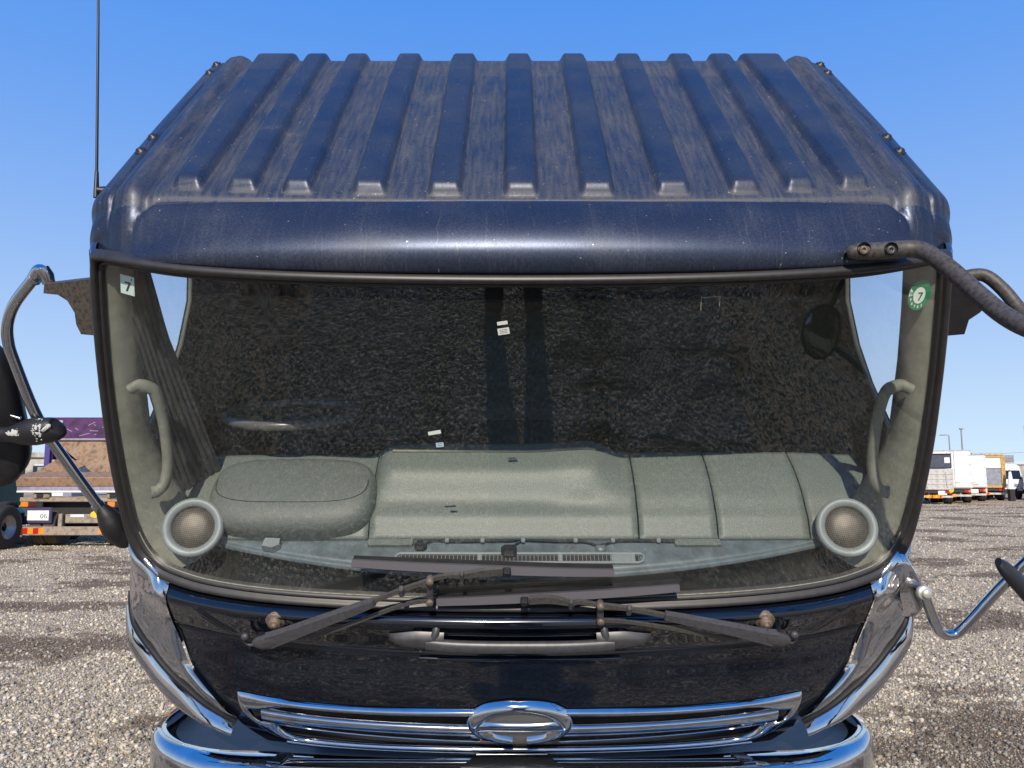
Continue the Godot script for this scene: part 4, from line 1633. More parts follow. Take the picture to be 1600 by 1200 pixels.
func left_mirror() -> void:
	# cast bracket on the pillar
	var s := Shape.new()
	var out := [Vector2(-1.10, -0.190), Vector2(-1.255, -0.208), Vector2(-1.262, -0.232), Vector2(-1.225, -0.236), Vector2(-1.203, -0.252), Vector2(-1.190, -0.285), Vector2(-1.192, -0.318), Vector2(-1.184, -0.345), Vector2(-1.11, -0.352)]
	var o := PackedVector2Array()
	for p in out:
		o.append(p)
	s.prism(o, Transform3D(Basis(Vector3(1, 0, 0), -0.33), V(0, -0.035, -0.01)), 0.030)
	var arm := part("mirror_arm", s, M["weathered arm"], T, cabx)
	tag(arm, "bent chrome mirror stay with a worn black clamp on the left of the cab")
	var pipe := [V(-1.258, -0.232, 0.062), V(-1.262, -0.206, 0.056), V(-1.278, -0.200, 0.050), V(-1.305, -0.230, 0.060), V(-1.36, -0.285, 0.080), V(-1.390, -0.335, 0.098), V(-1.401, -0.385, 0.115), V(-1.397, -0.44, 0.135), V(-1.367, -0.604, 0.191), V(-1.305, -0.747, 0.241), V(-1.232, -0.892, 0.292)]
	path_tube("stay_pipe", pipe, 0.0152, M["chromed pipe"], arm, Transform3D(), 6, 16)
	s = Shape.new()
	s.tube([V(-1.266, -0.196, 0.05), V(-1.256, -0.212, 0.058), V(-1.252, -0.245, 0.068)], [0.017, 0.0175, 0.012], 12)
	part("pipe_end", s, M["tarnished chrome"], arm)
	s = Shape.new()
	s.tube([V(-1.29, -0.22, 0.057), V(-1.297, -0.227, 0.059)], 0.0172, 14)
	part("collar", s, M["tarnished chrome"], arm)
	# rubber boot at the foot, with its chrome clip
	s = Shape.new()
	s.tube(spline([V(-1.240, -0.868, 0.285), V(-1.226, -0.895, 0.294), V(-1.214, -0.925, 0.305), V(-1.198, -0.965, 0.318), V(-1.176, -0.992, 0.325)], 4), [0.017, 0.019, 0.022, 0.026, 0.029, 0.031, 0.034, 0.036, 0.037, 0.038, 0.037, 0.034, 0.031, 0.028, 0.025, 0.02, 0.012], 16)
	part("rubber_boot", s, M["black plastic"], arm)
	s = Shape.new()
	s.tube([V(-1.250, -0.858, 0.281), V(-1.233, -0.89, 0.292)], 0.0182, 14)
	part("collar", s, M["tarnished chrome"], arm)
	# clamp with flaking paint
	s = Shape.new()
	s.tube(spline([V(-1.285, -0.596, 0.232), V(-1.30, -0.604, 0.233), V(-1.36, -0.612, 0.235), V(-1.42, -0.621, 0.236), V(-1.48, -0.622, 0.236), V(-1.56, -0.615, 0.236)], 4), [0.006, 0.020, 0.026, 0.030, 0.033, 0.036, 0.038, 0.039, 0.040, 0.038, 0.035, 0.031, 0.026, 0.023, 0.022, 0.022, 0.022, 0.022, 0.022, 0.022, 0.022], 18, 0.85, Vector3(0, 0.3, 1))
	var clamp_ := part("mirror_clamp", s, M["mirror pad"], arm)
	s = Shape.new()
	var r2 := RandomNumberGenerator.new()
	r2.seed = 3
	for k in 300:
		var x := clampf(r2.randfn(0.45, 0.25), 0.0, 1.0)
		var a := r2.randfn(0.45, 0.34 * (1.1 - x))
		var rr := lerpf(0.0385, 0.030, x)
		var p := V(lerpf(-1.325, -1.425, x), lerpf(-0.608, -0.621, x) + 0.244 * rr * cos(a) + 0.958 * rr * sin(a), lerpf(0.234, 0.236, x) + 0.814 * rr * cos(a) - 0.287 * rr * sin(a))
		s.rbox(p, V(r2.randf_range(0.002, 0.009), r2.randf_range(0.002, 0.006), 0.004), 0.001, Basis(Vector3(1, 0, 0), -a) * Basis(Vector3(0, 0, 1), r2.randf() * 3.0))
	for k in 30:
		var a := r2.randf_range(0, 1)
		s.rbox(V(-1.300 - 0.02 * a, -0.578 - 0.012 * a * a, 0.245 + 0.016 * r2.randf()), V(0.008, 0.006, 0.005), 0.001, Basis(Vector3(0, 0, 1), r2.randf() * 3.0))
	part("flaked_paint", s, mat("flaked grey", 0.5, 0.5, 0.48, 0.8), clamp_)
	# mirror housing at the edge of the frame
	s = Shape.new()
	var prof := []
	var rows := []
	for i in 15:
		var f := i / 14.0
		var v := lerpf(-0.40, -0.845, f)
		var wide := 0.155 * pow(maxf(0.0, 1.0 - pow(absf(2.0 * f - 1.0), 4.5)), 0.45) + 0.002
		var row := PackedVector3Array()
		for k in 20:
			var t := TAU * k / 20
			row.append(Vector3(-1.585 - 0.02 * f + wide * signf(cos(t)) * pow(absf(cos(t)), 0.6), v, 0.095 - 0.30 * (v + 0.45) + 0.055 * signf(sin(t)) * pow(absf(sin(t)), 0.7)))
		rows.append(row)
	s.grid(rows, true)
	var housing := part("mirror_housing", s, M["black plastic"], arm)
	s = Shape.new()
	rows = []
	for i in 9:
		var v := lerpf(-0.46, -0.79, i / 8.0)
		rows.append(PackedVector3Array([V(-1.70, v, 0.028 - 0.30 * (v + 0.45)), V(-1.50, v, 0.028 - 0.30 * (v + 0.45))]))
	s.grid(rows)
	part("mirror_glass", s, M["mirror glass"], housing)
	s = Shape.new()
	s.tube([V(-1.43, -0.615, 0.175), V(-1.52, -0.585, 0.165), V(-1.6, -0.57, 0.16)], 0.006, 6)
	part("housing_band", s, M["tarnished chrome"], housing)


func right_mirror() -> void:
	# upper arm: plate on the visor with two bolts, thick bent tube
	var s := Shape.new()
	s.tube(spline([V(0.782, -0.060, 0.196), V(0.80, -0.055, 0.203), V(0.86, -0.055, 0.200), V(0.915, -0.052, 0.197), V(0.95, -0.046, 0.218), V(0.976, -0.046, 0.29), V(1.000, -0.050, 0.40), V(1.012, -0.044, 0.49), V(1.03, -0.030, 0.56), V(1.09, -0.02, 0.63), V(1.2, -0.02, 0.66)], 5), [0.013, 0.020, 0.021, 0.021, 0.0205, 0.0205, 0.0205, 0.02, 0.02, 0.02, 0.02], 16)
	var arm := part("mirror_arm", s, M["weathered arm"], T, cabx)
	tag(arm, "thick scuffed black mirror arm bolted to the visor on the right")
	s = Shape.new()
	s.rbox(V(0.865, -0.066, 0.178), V(0.155, 0.035, 0.035), 0.012)
	part("mounting_pad", s, M["cabin black"], arm)
	for x in [[0.808, "rusty steel"], [0.872, "bare steel"]]:
		var xf := Transform3D(Basis(Vector3(1, 0, 0), 0.95), V(x[0], -0.041, 0.216))
		s = Shape.new()
		s.lathe([Vector2(0.0155, 0.004), Vector2(0.0155, -0.001), Vector2(0.0, -0.001)], xf, 16)
		part("bolt_recess", s, M["cabin black"], arm)
		s = Shape.new()
		s.lathe([Vector2(0.0105, -0.004), Vector2(0.0105, 0.005), Vector2(0.0085, 0.0075), Vector2(0.0045, 0.0078), Vector2(0.004, 0.004), Vector2(0.0, 0.004)], xf * Transform3D(Basis(), V(-0.002, 0, 0.003)), 16)
		part("bolt", s, M[x[1]], arm)
	# strut from the pillar to the tube
	s = Shape.new()
	var o := PackedVector2Array()
	for p in [Vector2(1.10, -0.205), Vector2(1.21, -0.215), Vector2(1.25, -0.25), Vector2(1.225, -0.285), Vector2(1.20, -0.305), Vector2(1.196, -0.345), Vector2(1.12, -0.352)]:
		o.append(p)
	s.prism(o, Transform3D(Basis(Vector3(1, 0, 0), -0.33), V(0, -0.035, -0.01)), 0.030)
	var br := part("mirror_bracket", s, M["black plastic"], T, cabx)
	path_tube("strut", [V(1.17, -0.215, 0.062), V(1.215, -0.20, 0.075), V(1.25, -0.215, 0.12), V(1.28, -0.24, 0.22), V(1.26, -0.18, 0.40), V(1.2, -0.05, 0.62)], 0.017, M["weathered arm"], br, Transform3D(), 5, 12)
	# chrome horn on the lower corner with the stay
	s = Shape.new()
	var rows := []
	for f in [0.0, 0.12, 0.3, 0.6, 1.0]:
		var row := PackedVector3Array()
		for p in spline([V(1.050, -1.060, 0.462), V(1.085, -1.118, 0.482), V(1.135, -1.140, 0.488), V(1.180, -1.140, 0.489), V(1.203, -1.112, 0.479), V(1.203, -1.070, 0.466), V(1.178, -1.020, 0.444), V(1.125, -0.955, 0.42), V(1.075, -0.99, 0.43)], 4, true):
			var c := V(1.12, -1.06, 0.44)
			var grow: float = [0.0, 0.86, 0.96, 1.0, 1.0][[0.0, 0.12, 0.3, 0.6, 1.0].find(f)]
			var back: float = [0.0, 0.0, 0.008, 0.035, 0.16][[0.0, 0.12, 0.3, 0.6, 1.0].find(f)]
			var q: Vector3 = c.lerp(p, grow)
			row.append(q + V(-0.25 * back, 0.1 * back, -back) + (V(0, 0, 0.003) if f == 0.0 else Vector3.ZERO))
		rows.append(row)
	s.grid(rows, true)
	var horn := part("stay_horn", s, M["chrome"], T, cabx)
	tag(horn, "chrome horn shaped bracket with a bolt on the lower right corner")
	s = Shape.new()
	var xf2 := Transform3D(Basis(Vector3(1, 0, 0), 0.8), V(1.176, -1.025, 0.478))
	s.lathe([Vector2(0, -0.02), Vector2(0.020, -0.02), Vector2(0.020, -0.005), Vector2(0.019, -0.004), Vector2(0.0125, -0.0035), Vector2(0.012, -0.003), Vector2(0.012, 0.008), Vector2(0.011, 0.009), Vector2(0, 0.0095)], xf2, 18)
	part("pivot_bolt", s, mat("zinc", 0.6, 0.58, 0.52, 0.4, 0.6), horn)
	path_tube("stay_pipe", [V(1.176, -1.037, 0.470), V(1.187, -1.056, 0.473), V(1.201, -1.083, 0.478), V(1.238, -1.150, 0.496), V(1.264, -1.182, 0.505), V(1.294, -1.189, 0.507), V(1.325, -1.167, 0.500), V(1.403, -1.041, 0.454), V(1.458, -0.959, 0.425), V(1.527, -0.864, 0.393), V(1.60, -0.76, 0.32)], 0.0152, M["chromed pipe"], horn, Transform3D(), 5, 14)
	s = Shape.new()
	s.tube(spline([V(1.362, -0.925, 0.443), V(1.388, -0.948, 0.452), V(1.43, -0.985, 0.466), V(1.49, -1.04, 0.484), V(1.57, -1.10, 0.506)], 4), [0.016, 0.030, 0.036, 0.038, 0.038], 16, 0.6, Vector3(1, 1, 0.3))
	part("stay_clamp", s, M["mirror pad"], horn)
	# the round mirror hangs just beyond the frame; the windscreen mirrors it
	s = Shape.new()
	var aim := V(-0.60, -0.20, -0.77).normalized()
	var face := Transform3D(Basis(aim.cross(V(0, 1, 0)).normalized(), aim, Vector3.ZERO), V(1.215, -0.27, 0.885))
	face.basis.z = face.basis.x.cross(face.basis.y)
	s.lathe([Vector2(0, -0.045), Vector2(0.055, -0.04), Vector2(0.092, -0.018), Vector2(0.102, 0.005), Vector2(0.098, 0.012), Vector2(0.09, 0.01)], face, 32)
	var rm := part("round_mirror", s, M["black plastic"], T, cabx)
	s = Shape.new()
	s.lathe([Vector2(0.092, 0.008), Vector2(0.066, 0.014), Vector2(0.033, 0.018), Vector2(0, 0.019)], face, 32)
	part("mirror_glass", s, M["mirror glass"], rm)
	path_tube("mirror_stem", [V(1.2, -0.02, 0.66), V(1.27, -0.04, 0.74), V(1.30, -0.12, 0.85), V(1.255, -0.235, 0.92)], 0.015, M["weathered arm"], rm, Transform3D(), 5, 10)
	path_tube("mirror_stem", [V(1.60, -0.76, 0.32), V(1.56, -0.62, 0.55), V(1.40, -0.42, 0.80), V(1.265, -0.31, 0.91)], 0.013, M["weathered arm"], rm, Transform3D(), 5, 10)


func bumper() -> void:
	# chrome bumper on the frame, not on the cab; its top is a ledge that runs out at the corners
	var back := Transform3D(Basis(), -TRUCK_AT)
	var plan := spline([V(0, 0, -2.395), V(0.3, 0, -2.402), V(0.6, 0, -2.43), V(0.9, 0, -2.50), V(1.08, 0, -2.59), V(1.17, 0, -2.69), V(1.208, 0, -2.80), V(1.218, 0, -2.95), V(1.22, 0, -3.15)], 6)
	var full := []
	for k in range(plan.size() - 1, 0, -1):
		full.append(V(-plan[k].x, 0, plan[k].z))
	full.append_array(plan)
	var s := Shape.new()
	var rows := []
	# (inset, height)
	for c in [[0.13, 0.70], [0.125, 0.742], [0.115, 0.747], [0.07, 0.748], [0.045, 0.748], [0.028, 0.745], [0.014, 0.738], [0.004, 0.724], [0.0, 0.705], [0.0, 0.66], [0.0, 0.56], [0.0, 0.46], [0.004, 0.42], [0.02, 0.40], [0.06, 0.395]]:
		var row := PackedVector3Array()
		for i in full.size():
			var t: Vector3 = (full[mini(i + 1, full.size() - 1)] - full[maxi(i - 1, 0)]).normalized()
			var inward := V(t.z, 0, -t.x)
			if inward.dot(Vector3(full[i].x, 0, 0.6)) > 0:
				inward = -inward
			var inset: float = c[0]
			var h: float = c[1]
			var a := absf(full[i].x) / 1.2
			if inset > 0.06:
				inset *= 1.0 - 0.75 * smooth01(0.6, 1.0, a)
			h += 0.022 * smooth01(0.75, 1.0, a) * smooth01(0.39, 0.74, h)
			row.append(full[i] + inward * inset + V(0, h, 0))
		rows.append(row)
	s.grid(rows)
	var b := part("bumper", s, M["chrome"], T, back)
	tag(b, "chrome front bumper below the tilted cab")
	s = Shape.new()
	var shelf := []
	for c in [[0.10, 0.728], [0.55, 0.715]]:
		var row := PackedVector3Array()
		for i in full.size():
			row.append(Vector3(full[i].x * (1.0 - 0.35 * c[0]), c[1], full[i].z - c[0]))
		shelf.append(row)
	s.grid(shelf)
	part("valance", s, M["black plastic"], b)
	# joint strips and fog lamp openings
	for sgn in [-1, 1]:
		s = Shape.new()
		s.rbox(V(sgn * 0.70, 0.7495, -2.51), V(0.045, 0.004, 0.08), 0.0015, Basis(Vector3(0, 1, 0), sgn * 0.25))
		part("ledge_pad", s, M["tarnished chrome"], b)
		s = Shape.new()
		s.rbox(V(sgn * 1.10, 0.60, -2.604), V(0.14, 0.12, 0.02), 0.01, Basis(Vector3(0, 1, 0), sgn * 0.75))
		var fog := part("fog_lamp", s, M["black plastic"], b)
		s = Shape.new()
		s.rbox(V(sgn * 1.105, 0.60, -2.592), V(0.11, 0.09, 0.012), 0.01, Basis(Vector3(0, 1, 0), sgn * 0.75))
		part("lens", s, M["mirror glass"], fog)
	# raised plate in the middle of the ledge
	s = Shape.new()
	s.prism(PackedVector2Array([Vector2(-0.15, 0), Vector2(0.15, 0), Vector2(0.105, 0.10), Vector2(-0.105, 0.10)]), Transform3D(Basis(Vector3(1, 0, 0), -PI / 2 + 0.04), V(0, 0.744, -2.43)), 0.007)
	part("ledge_plate", s, M["chrome"], b)


func wheel(parent: Node, at: Vector3, r: float, wide: float, tm: Material, seg := 28) -> void:
	var xf := Transform3D(Basis(Vector3(0, 0, 1), PI / 2), at)
	var h := wide / 2
	var s := Shape.new()
	s.lathe([Vector2(r * 0.55, -h * 0.8), Vector2(r * 0.8, -h), Vector2(r * 0.94, -h * 0.93), Vector2(r, -h * 0.7), Vector2(r, -h * 0.36), Vector2(r * 0.965, -h * 0.33), Vector2(r * 0.965, -h * 0.27), Vector2(r, -h * 0.24), Vector2(r, h * 0.24), Vector2(r * 0.965, h * 0.27), Vector2(r * 0.965, h * 0.33), Vector2(r, h * 0.36), Vector2(r, h * 0.7), Vector2(r * 0.94, h * 0.93), Vector2(r * 0.8, h), Vector2(r * 0.55, h * 0.8)], xf, seg)
	var w := part("wheel", s, tm, parent)
	s = Shape.new()
	s.lathe([Vector2(r * 0.57, -h * 0.8), Vector2(r * 0.5, -h * 0.2), Vector2(r * 0.2, -h * 0.1), Vector2(r * 0.2, h * 0.1), Vector2(r * 0.5, h * 0.2), Vector2(r * 0.57, h * 0.8)], xf, 20)
	part("rim", s, M["rim steel"], w)


func chassis() -> void:
	var z0 := -TRUCK_AT.z
	for sgn in [-1, 1]:
		boxpart("frame_rail", V(sgn * 0.42, 0.72, -2.0), V(0.07, 0.22, 6.4), M["chassis black"], T, 0.01)
		wheel(T, V(sgn * 0.98, 0.44, 0.35), 0.44, 0.24, M["tyre"])
		wheel(T, V(sgn * 0.96, 0.44, -3.7), 0.44, 0.24, M["tyre"])
		wheel(T, V(sgn * 0.69, 0.44, -3.7), 0.44, 0.24, M["tyre"])
	boxpart("cross_member", V(0, 0.66, 1.35), V(1.5, 0.14, 0.16), M["chassis black"], T, 0.02)
	boxpart("axle", V(0, 0.44, 0.35), V(1.9, 0.1, 0.1), M["chassis black"], T, 0.02)
	boxpart("engine", V(0, 0.95, 0.1), V(0.66, 0.8, 1.0), M["chassis black"], T, 0.06)
	boxpart("gearbox", V(0, 0.75, -0.9), V(0.4, 0.45, 0.9), M["chassis black"], T, 0.06)
	boxpart("load_bed", V(0, 1.0, -3.4), V(2.1, 0.16, 3.6), M["grey panel"], T, 0.02)
	# struts that hold the tilted cab
	for sgn in [-1, 1]:
		path_tube("tilt_strut", [V(sgn * 0.55, 0.8, 0.75), V(sgn * 0.55, 1.35, 0.98)], 0.03, M["bare steel"], T, Transform3D(), 1, 10)
	path_tube("tilt_hinge", [V(-0.7, 0.78, 1.28), V(0.7, 0.78, 1.28)], 0.06, M["chassis black"], T, Transform3D(), 1, 12)


# ---------------------------------------------------------------- the yard around
func bar(s: Shape, a: Vector3, b: Vector3, t: float) -> void:
	s.tube([a, b], t, 6)


func purple_truck() -> void:
	var t := thing("dump_truck", "rear of a purple dump truck with rusty spreader hopper and dusty bumper", "truck", V(-9.72, 0, -18.0))
	# local x: from -1.3 to 1.3, rear faces +z
	var s := Shape.new()
	s.rbox(V(0.02, 2.69, -0.9), V(2.5, 0.52, 0.06), 0.015)
	s.rbox(V(-1.22, 2.45, -2.8), V(0.07, 1.0, 3.8), 0.015)
	s.rbox(V(1.26, 2.45, -2.8), V(0.07, 1.0, 3.8), 0.015)
	s.rbox(V(0.02, 2.5, -4.6), V(2.5, 1.1, 0.07), 0.015)
	var hop := part("hopper", s, M["purple paint"], t)
	boxpart("hopper_rim", V(0.02, 2.425, -0.86), V(2.5, 0.05, 0.06), M["lilac paint"], hop, 0.01)
	boxpart("corner_post", V(-1.27, 2.2, -0.88), V(0.13, 1.5, 0.12), mat("violet post", 0.06, 0.04, 0.2, 0.5), hop, 0.01)
	boxpart("marker_lamp", V(-1.0, 2.84, -0.85), V(0.1, 0.08, 0.05), M["grey panel"], hop, 0.02)
	s = Shape.new()
	for k in 14:
		var a := rng.randf_range(-1.0, 1.0)
		var y := rng.randf_range(2.5, 2.88)
		s.rbox(V(a, y, -0.868), V(rng.randf_range(0.04, 0.28), 0.014, 0.006), 0.002, Basis(Vector3(0, 0, 1), rng.randf_range(-0.6, 0.6)))
	part("scratches", s, mat("scratched metal", 0.36, 0.28, 0.36, 0.6), hop)
	# funnel of rusty plate
	s = Shape.new()
	var ring0 := [V(-1.18, 2.40, -0.9), V(1.2, 2.40, -0.9), V(1.2, 2.40, -2.6), V(-1.18, 2.40, -2.6)]
	var ring1 := [V(-0.05, 1.66, -0.55), V(0.60, 1.66, -0.55), V(0.60, 1.66, -1.3), V(-0.05, 1.66, -1.3)]
	for k in 4:
		s.face([ring0[k], ring0[(k + 1) % 4], ring1[(k + 1) % 4], ring1[k]], V(0.2, 2.1, -1.5))
	part("funnel", s, M["rusty hopper"], t)
	# sloping deck plates beside the funnel
	s = Shape.new()
	s.prism(PackedVector2Array([Vector2(-1.32, 1.62), Vector2(-0.55, 1.62), Vector2(-0.15, 1.80), Vector2(-0.5, 1.99), Vector2(-0.75, 1.98)]), Transform3D(Basis(), V(0, 0, -0.45)), 0.04)
	part("deck_plate", s, M["rusty shelf"], t)
	s = Shape.new()
	s.prism(PackedVector2Array([Vector2(0.50, 1.62), Vector2(1.32, 1.62), Vector2(1.2, 1.95)]), Transform3D(Basis(), V(0, 0, -0.45)), 0.04)
	part("deck_plate", s, M["grey panel"], t)
	boxpart("spill_shelf", V(0, 1.49, 0.0), V(2.62, 0.22, 0.5), M["rusty shelf"], t, 0.02, Basis(Vector3(1, 0, 0), 0.25))
	boxpart("tail_board", V(0, 1.31, 0.05), V(2.6, 0.15, 0.3), M["lilac paint"], t, 0.015)
	boxpart("bright_edge", V(0, 1.22, 0.12), V(2.58, 0.045, 0.2), M["white panel"], t, 0.01)
	boxpart("tail_beam", V(0, 1.04, 0.0), V(2.56, 0.10, 0.2), M["dusty bumper"], t, 0.015)
	for x in [-0.78, 0.85]:
		var g := boxpart("gate_hinge", V(x, 1.13, 0.08), V(0.36, 0.14, 0.14), M["dusty bumper"], t, 0.03)
		boxpart("hinge_eye", V(-0.02, 0, 0.06), V(0.16, 0.09, 0.06), M["cabin black"], g, 0.02)
	boxpart("under_frame", V(0, 0.82, -0.25), V(2.3, 0.36, 0.2), M["chassis black"], t, 0.02)
	for sgn in [-1, 1]:
		var x: float = 0.97 * sgn
		var l := boxpart("tail_lamp", V(x - 0.05, 0.94, 0.03), V(0.50, 0.16, 0.08), M["cabin black"], t, 0.01)
		boxpart("amber_lens", V(-0.16 * 1.0, 0, 0.03), V(0.17, 0.13, 0.05), M["amber lens"], l, 0.015)
		boxpart("red_lens", V(0.04, 0, 0.03), V(0.15, 0.12, 0.05), mat("dull red lens", 0.08, 0.015, 0.02, 0.3), l, 0.015)
	var pl := boxpart("plate_holder", V(-0.86, 0.69, 0.05), V(0.62, 0.36, 0.05), mat("plate frame", 0.05, 0.04, 0.09, 0.5), t, 0.02)
	var num := boxpart("number_plate", V(0.01, 0.0, 0.032), V(0.48, 0.22, 0.012), M["white panel"], pl, 0.004)
	lettering("plate_number", "06", 0.10, mat("plate green", 0.03, 0.10, 0.09, 0.5), num, Transform3D(Basis(), V(0.13, -0.012, 0.008)), 0.004, "Droid Sans Mono")
	# under-run gear
	boxpart("tow_beam", V(0.25, 0.62, 0.08), V(0.95, 0.2, 0.08), M["dusty bumper"], t, 0.015)
	boxpart("number_label", V(0.05, 0.685, 0.13), V(0.3, 0.06, 0.01), M["white panel"], t, 0.002)
	var s3 := Shape.new()
	var disc := PackedVector2Array()
	for k in 20:
		disc.append(Vector2(0.11 * cos(TAU * k / 20), 0.075 * sin(TAU * k / 20)))
	s3.prism(disc, Transform3D(Basis(), V(0.45, 0.715, 0.122)), 0.012)
	part("yellow_disc", s3, M["yellow reflector"], t)
	for x in [-0.32, 0.80]:
		boxpart("bumper_bracket", V(x, 0.55, 0.1), V(0.09, 0.36, 0.1), M["dusty bumper"], t, 0.01)
	var bmp := boxpart("bumper_bar", V(0.0, 0.36, 0.2), V(2.5, 0.19, 0.1), M["dusty bumper"], t, 0.012)
	for sgn in [-1, 1]:
		for k in 5:
			var x: float = sgn * 0.9 + (k - 2) * 0.12
			boxpart("reflector", V(x, 0, 0.052), V(0.115, 0.13, 0.008), M["red lens"] if k % 2 else M["orange reflector"], bmp, 0.002, Basis(Vector3(0, 0, 1), 0.0))
	for x in [-0.95, -0.66, 0.72, 1.0]:
		wheel(t, V(x, 0.44, -0.42), 0.44, 0.27, M["dusty tyre"])
	boxpart("axle", V(0, 0.44, -0.7), V(1.6, 0.12, 0.12), M["chassis black"], t, 0.02)
	boxpart("chassis_frame", V(0, 0.85, -3.2), V(0.9, 0.26, 5.6), M["chassis black"], t, 0.02)
	for x in [-1.0, 1.0]:
		wheel(t, V(x, 0.44, -5.2), 0.44, 0.27, M["dusty tyre"])
	boxpart("cab", V(0, 1.75, -5.8), V(2.2, 1.9, 1.5), M["purple paint"], t, 0.1)


func green_truck() -> void:
	var t := thing("machine_truck", "dark green truck with tanks and hoses at the left edge of the yard", "truck", V(-11.78, 0, -17.0))
	boxpart("chassis_frame", V(0, 0.62, -1.5), V(1.6, 0.3, 4.6), M["dark green paint"], t, 0.03)
	for k in 3:
		boxpart("step_beam", V(0.3, 0.42 + 0.28 * k, 0.55), V(1.1, 0.10, 0.16), M["dark green paint"], t, 0.02)
	var s := Shape.new()
	s.lathe([Vector2(0, 0), Vector2(0.3, 0), Vector2(0.32, 0.03), Vector2(0.32, 0.62), Vector2(0.3, 0.66), Vector2(0.12, 0.70), Vector2(0, 0.70)], Transform3D(Basis(), V(0.35, 1.05, -0.1)), 24)
	part("tank", s, M["dark green paint"], t)
	s = Shape.new()
	s.lathe([Vector2(0, 0), Vector2(0.28, 0), Vector2(0.3, 0.03), Vector2(0.3, 0.6), Vector2(0, 0.66)], Transform3D(Basis(), V(-0.4, 1.05, -0.1)), 24)
	part("tank", s, M["dark green paint"], t)
	boxpart("upright", V(0.55, 1.75, -0.4), V(0.10, 0.9, 0.12), mat("teal paint", 0.02, 0.1, 0.1, 0.5), t, 0.02)
	for k in 5:
		path_tube("hose", [V(-0.35 + k * 0.19, 1.05, 0.3), V(-0.33 + k * 0.19, 0.98, 0.48), V(-0.3 + k * 0.19, 0.72, 0.5), V(-0.32 + k * 0.19, 0.55, 0.45)], 0.035, M["dark green paint"] if k % 2 else M["black plastic"], t, Transform3D(), 4, 8)
	path_tube("rail", [V(0.05, 0.95, 0.5), V(0.05, 1.22, 0.5), V(0.55, 1.22, 0.5), V(0.55, 0.95, 0.5)], 0.02, M["dark green paint"], t, Transform3D(), 1, 8)
	boxpart("valve_block", V(0.42, 0.98, 0.46), V(0.26, 0.18, 0.14), M["black plastic"], t, 0.03)
	for z in [-0.35, -3.0]:
		wheel(t, V(0.82, 0.47, z), 0.47, 0.28, M["tyre"])
		wheel(t, V(-0.82, 0.47, z), 0.47, 0.28, M["tyre"])
	boxpart("fuel_box", V(0.2, 0.35, 0.3), V(0.9, 0.25, 0.4), M["chassis black"], t, 0.03)
	boxpart("cab", V(-2.6, 1.6, -4.4), V(2.0, 1.7, 1.3), M["dark green paint"], t, 0.1)


func reflector_board(parent: Node, at: Vector3, wide: float) -> void:
	var b := boxpart("reflector_board", at, V(wide, 0.16, 0.03), M["orange reflector"], parent, 0.004)
	var n := int(wide / 0.2)
	for k in n:
		boxpart("stripe", V(-wide / 2 + (k + 0.5) * wide / n, 0, 0.017), V(0.07, 0.14, 0.006), M["red lens"] if k % 2 else M["yellow reflector"], b, 0.001, Basis(Vector3(0, 0, 1), -0.35))


# a box lorry seen from behind: cargo box with two doors, hinges and bars, lamps, bumper, wheels, cab ahead
func box_lorry(label: String, at: Vector3, turn: float, wide: float, high: float, body: Material, door: Material, opts := {}) -> Node3D:
	var t := thing("box_lorry", label, "truck", at, turn, "lorries parked along the far side of the yard")
	var floor_y := 0.82
	var len_: float = opts.get("length", 4.2)
	var h := high - floor_y
	var s := Shape.new()
	s.rbox(V(0, floor_y + h / 2, -len_ / 2), V(wide, h, len_), 0.03)
	var box := part("cargo_box", s, body, t)
	for sgn in [-1, 1]:
		var d := boxpart("rear_door", V(sgn * wide * 0.245, floor_y + h * 0.5, 0.02), V(wide * 0.475, h * 0.94, 0.04), door, box, 0.01)
		for k in 4:
			boxpart("hinge", V(sgn * wide * 0.225, -h * 0.36 + k * h * 0.24, 0.025), V(0.09, 0.05, 0.03), M["grey panel"], d, 0.005)
		path_tube("lock_bar", [V(-sgn * wide * 0.16, -h * 0.46, 0.035), V(-sgn * wide * 0.16, h * 0.46, 0.035)], 0.013, M["silver panel"], d, Transform3D(), 1, 6)
		boxpart("lock_handle", V(-sgn * wide * 0.10, -h * 0.33, 0.04), V(0.22, 0.04, 0.03), M["silver panel"], d, 0.005)
	boxpart("top_rail", V(0, high - 0.03, 0.01), V(wide + 0.02, 0.07, 0.06), opts.get("rail", M["grey panel"]), box, 0.01)
	running_gear(t, wide, len_, opts)
	return t


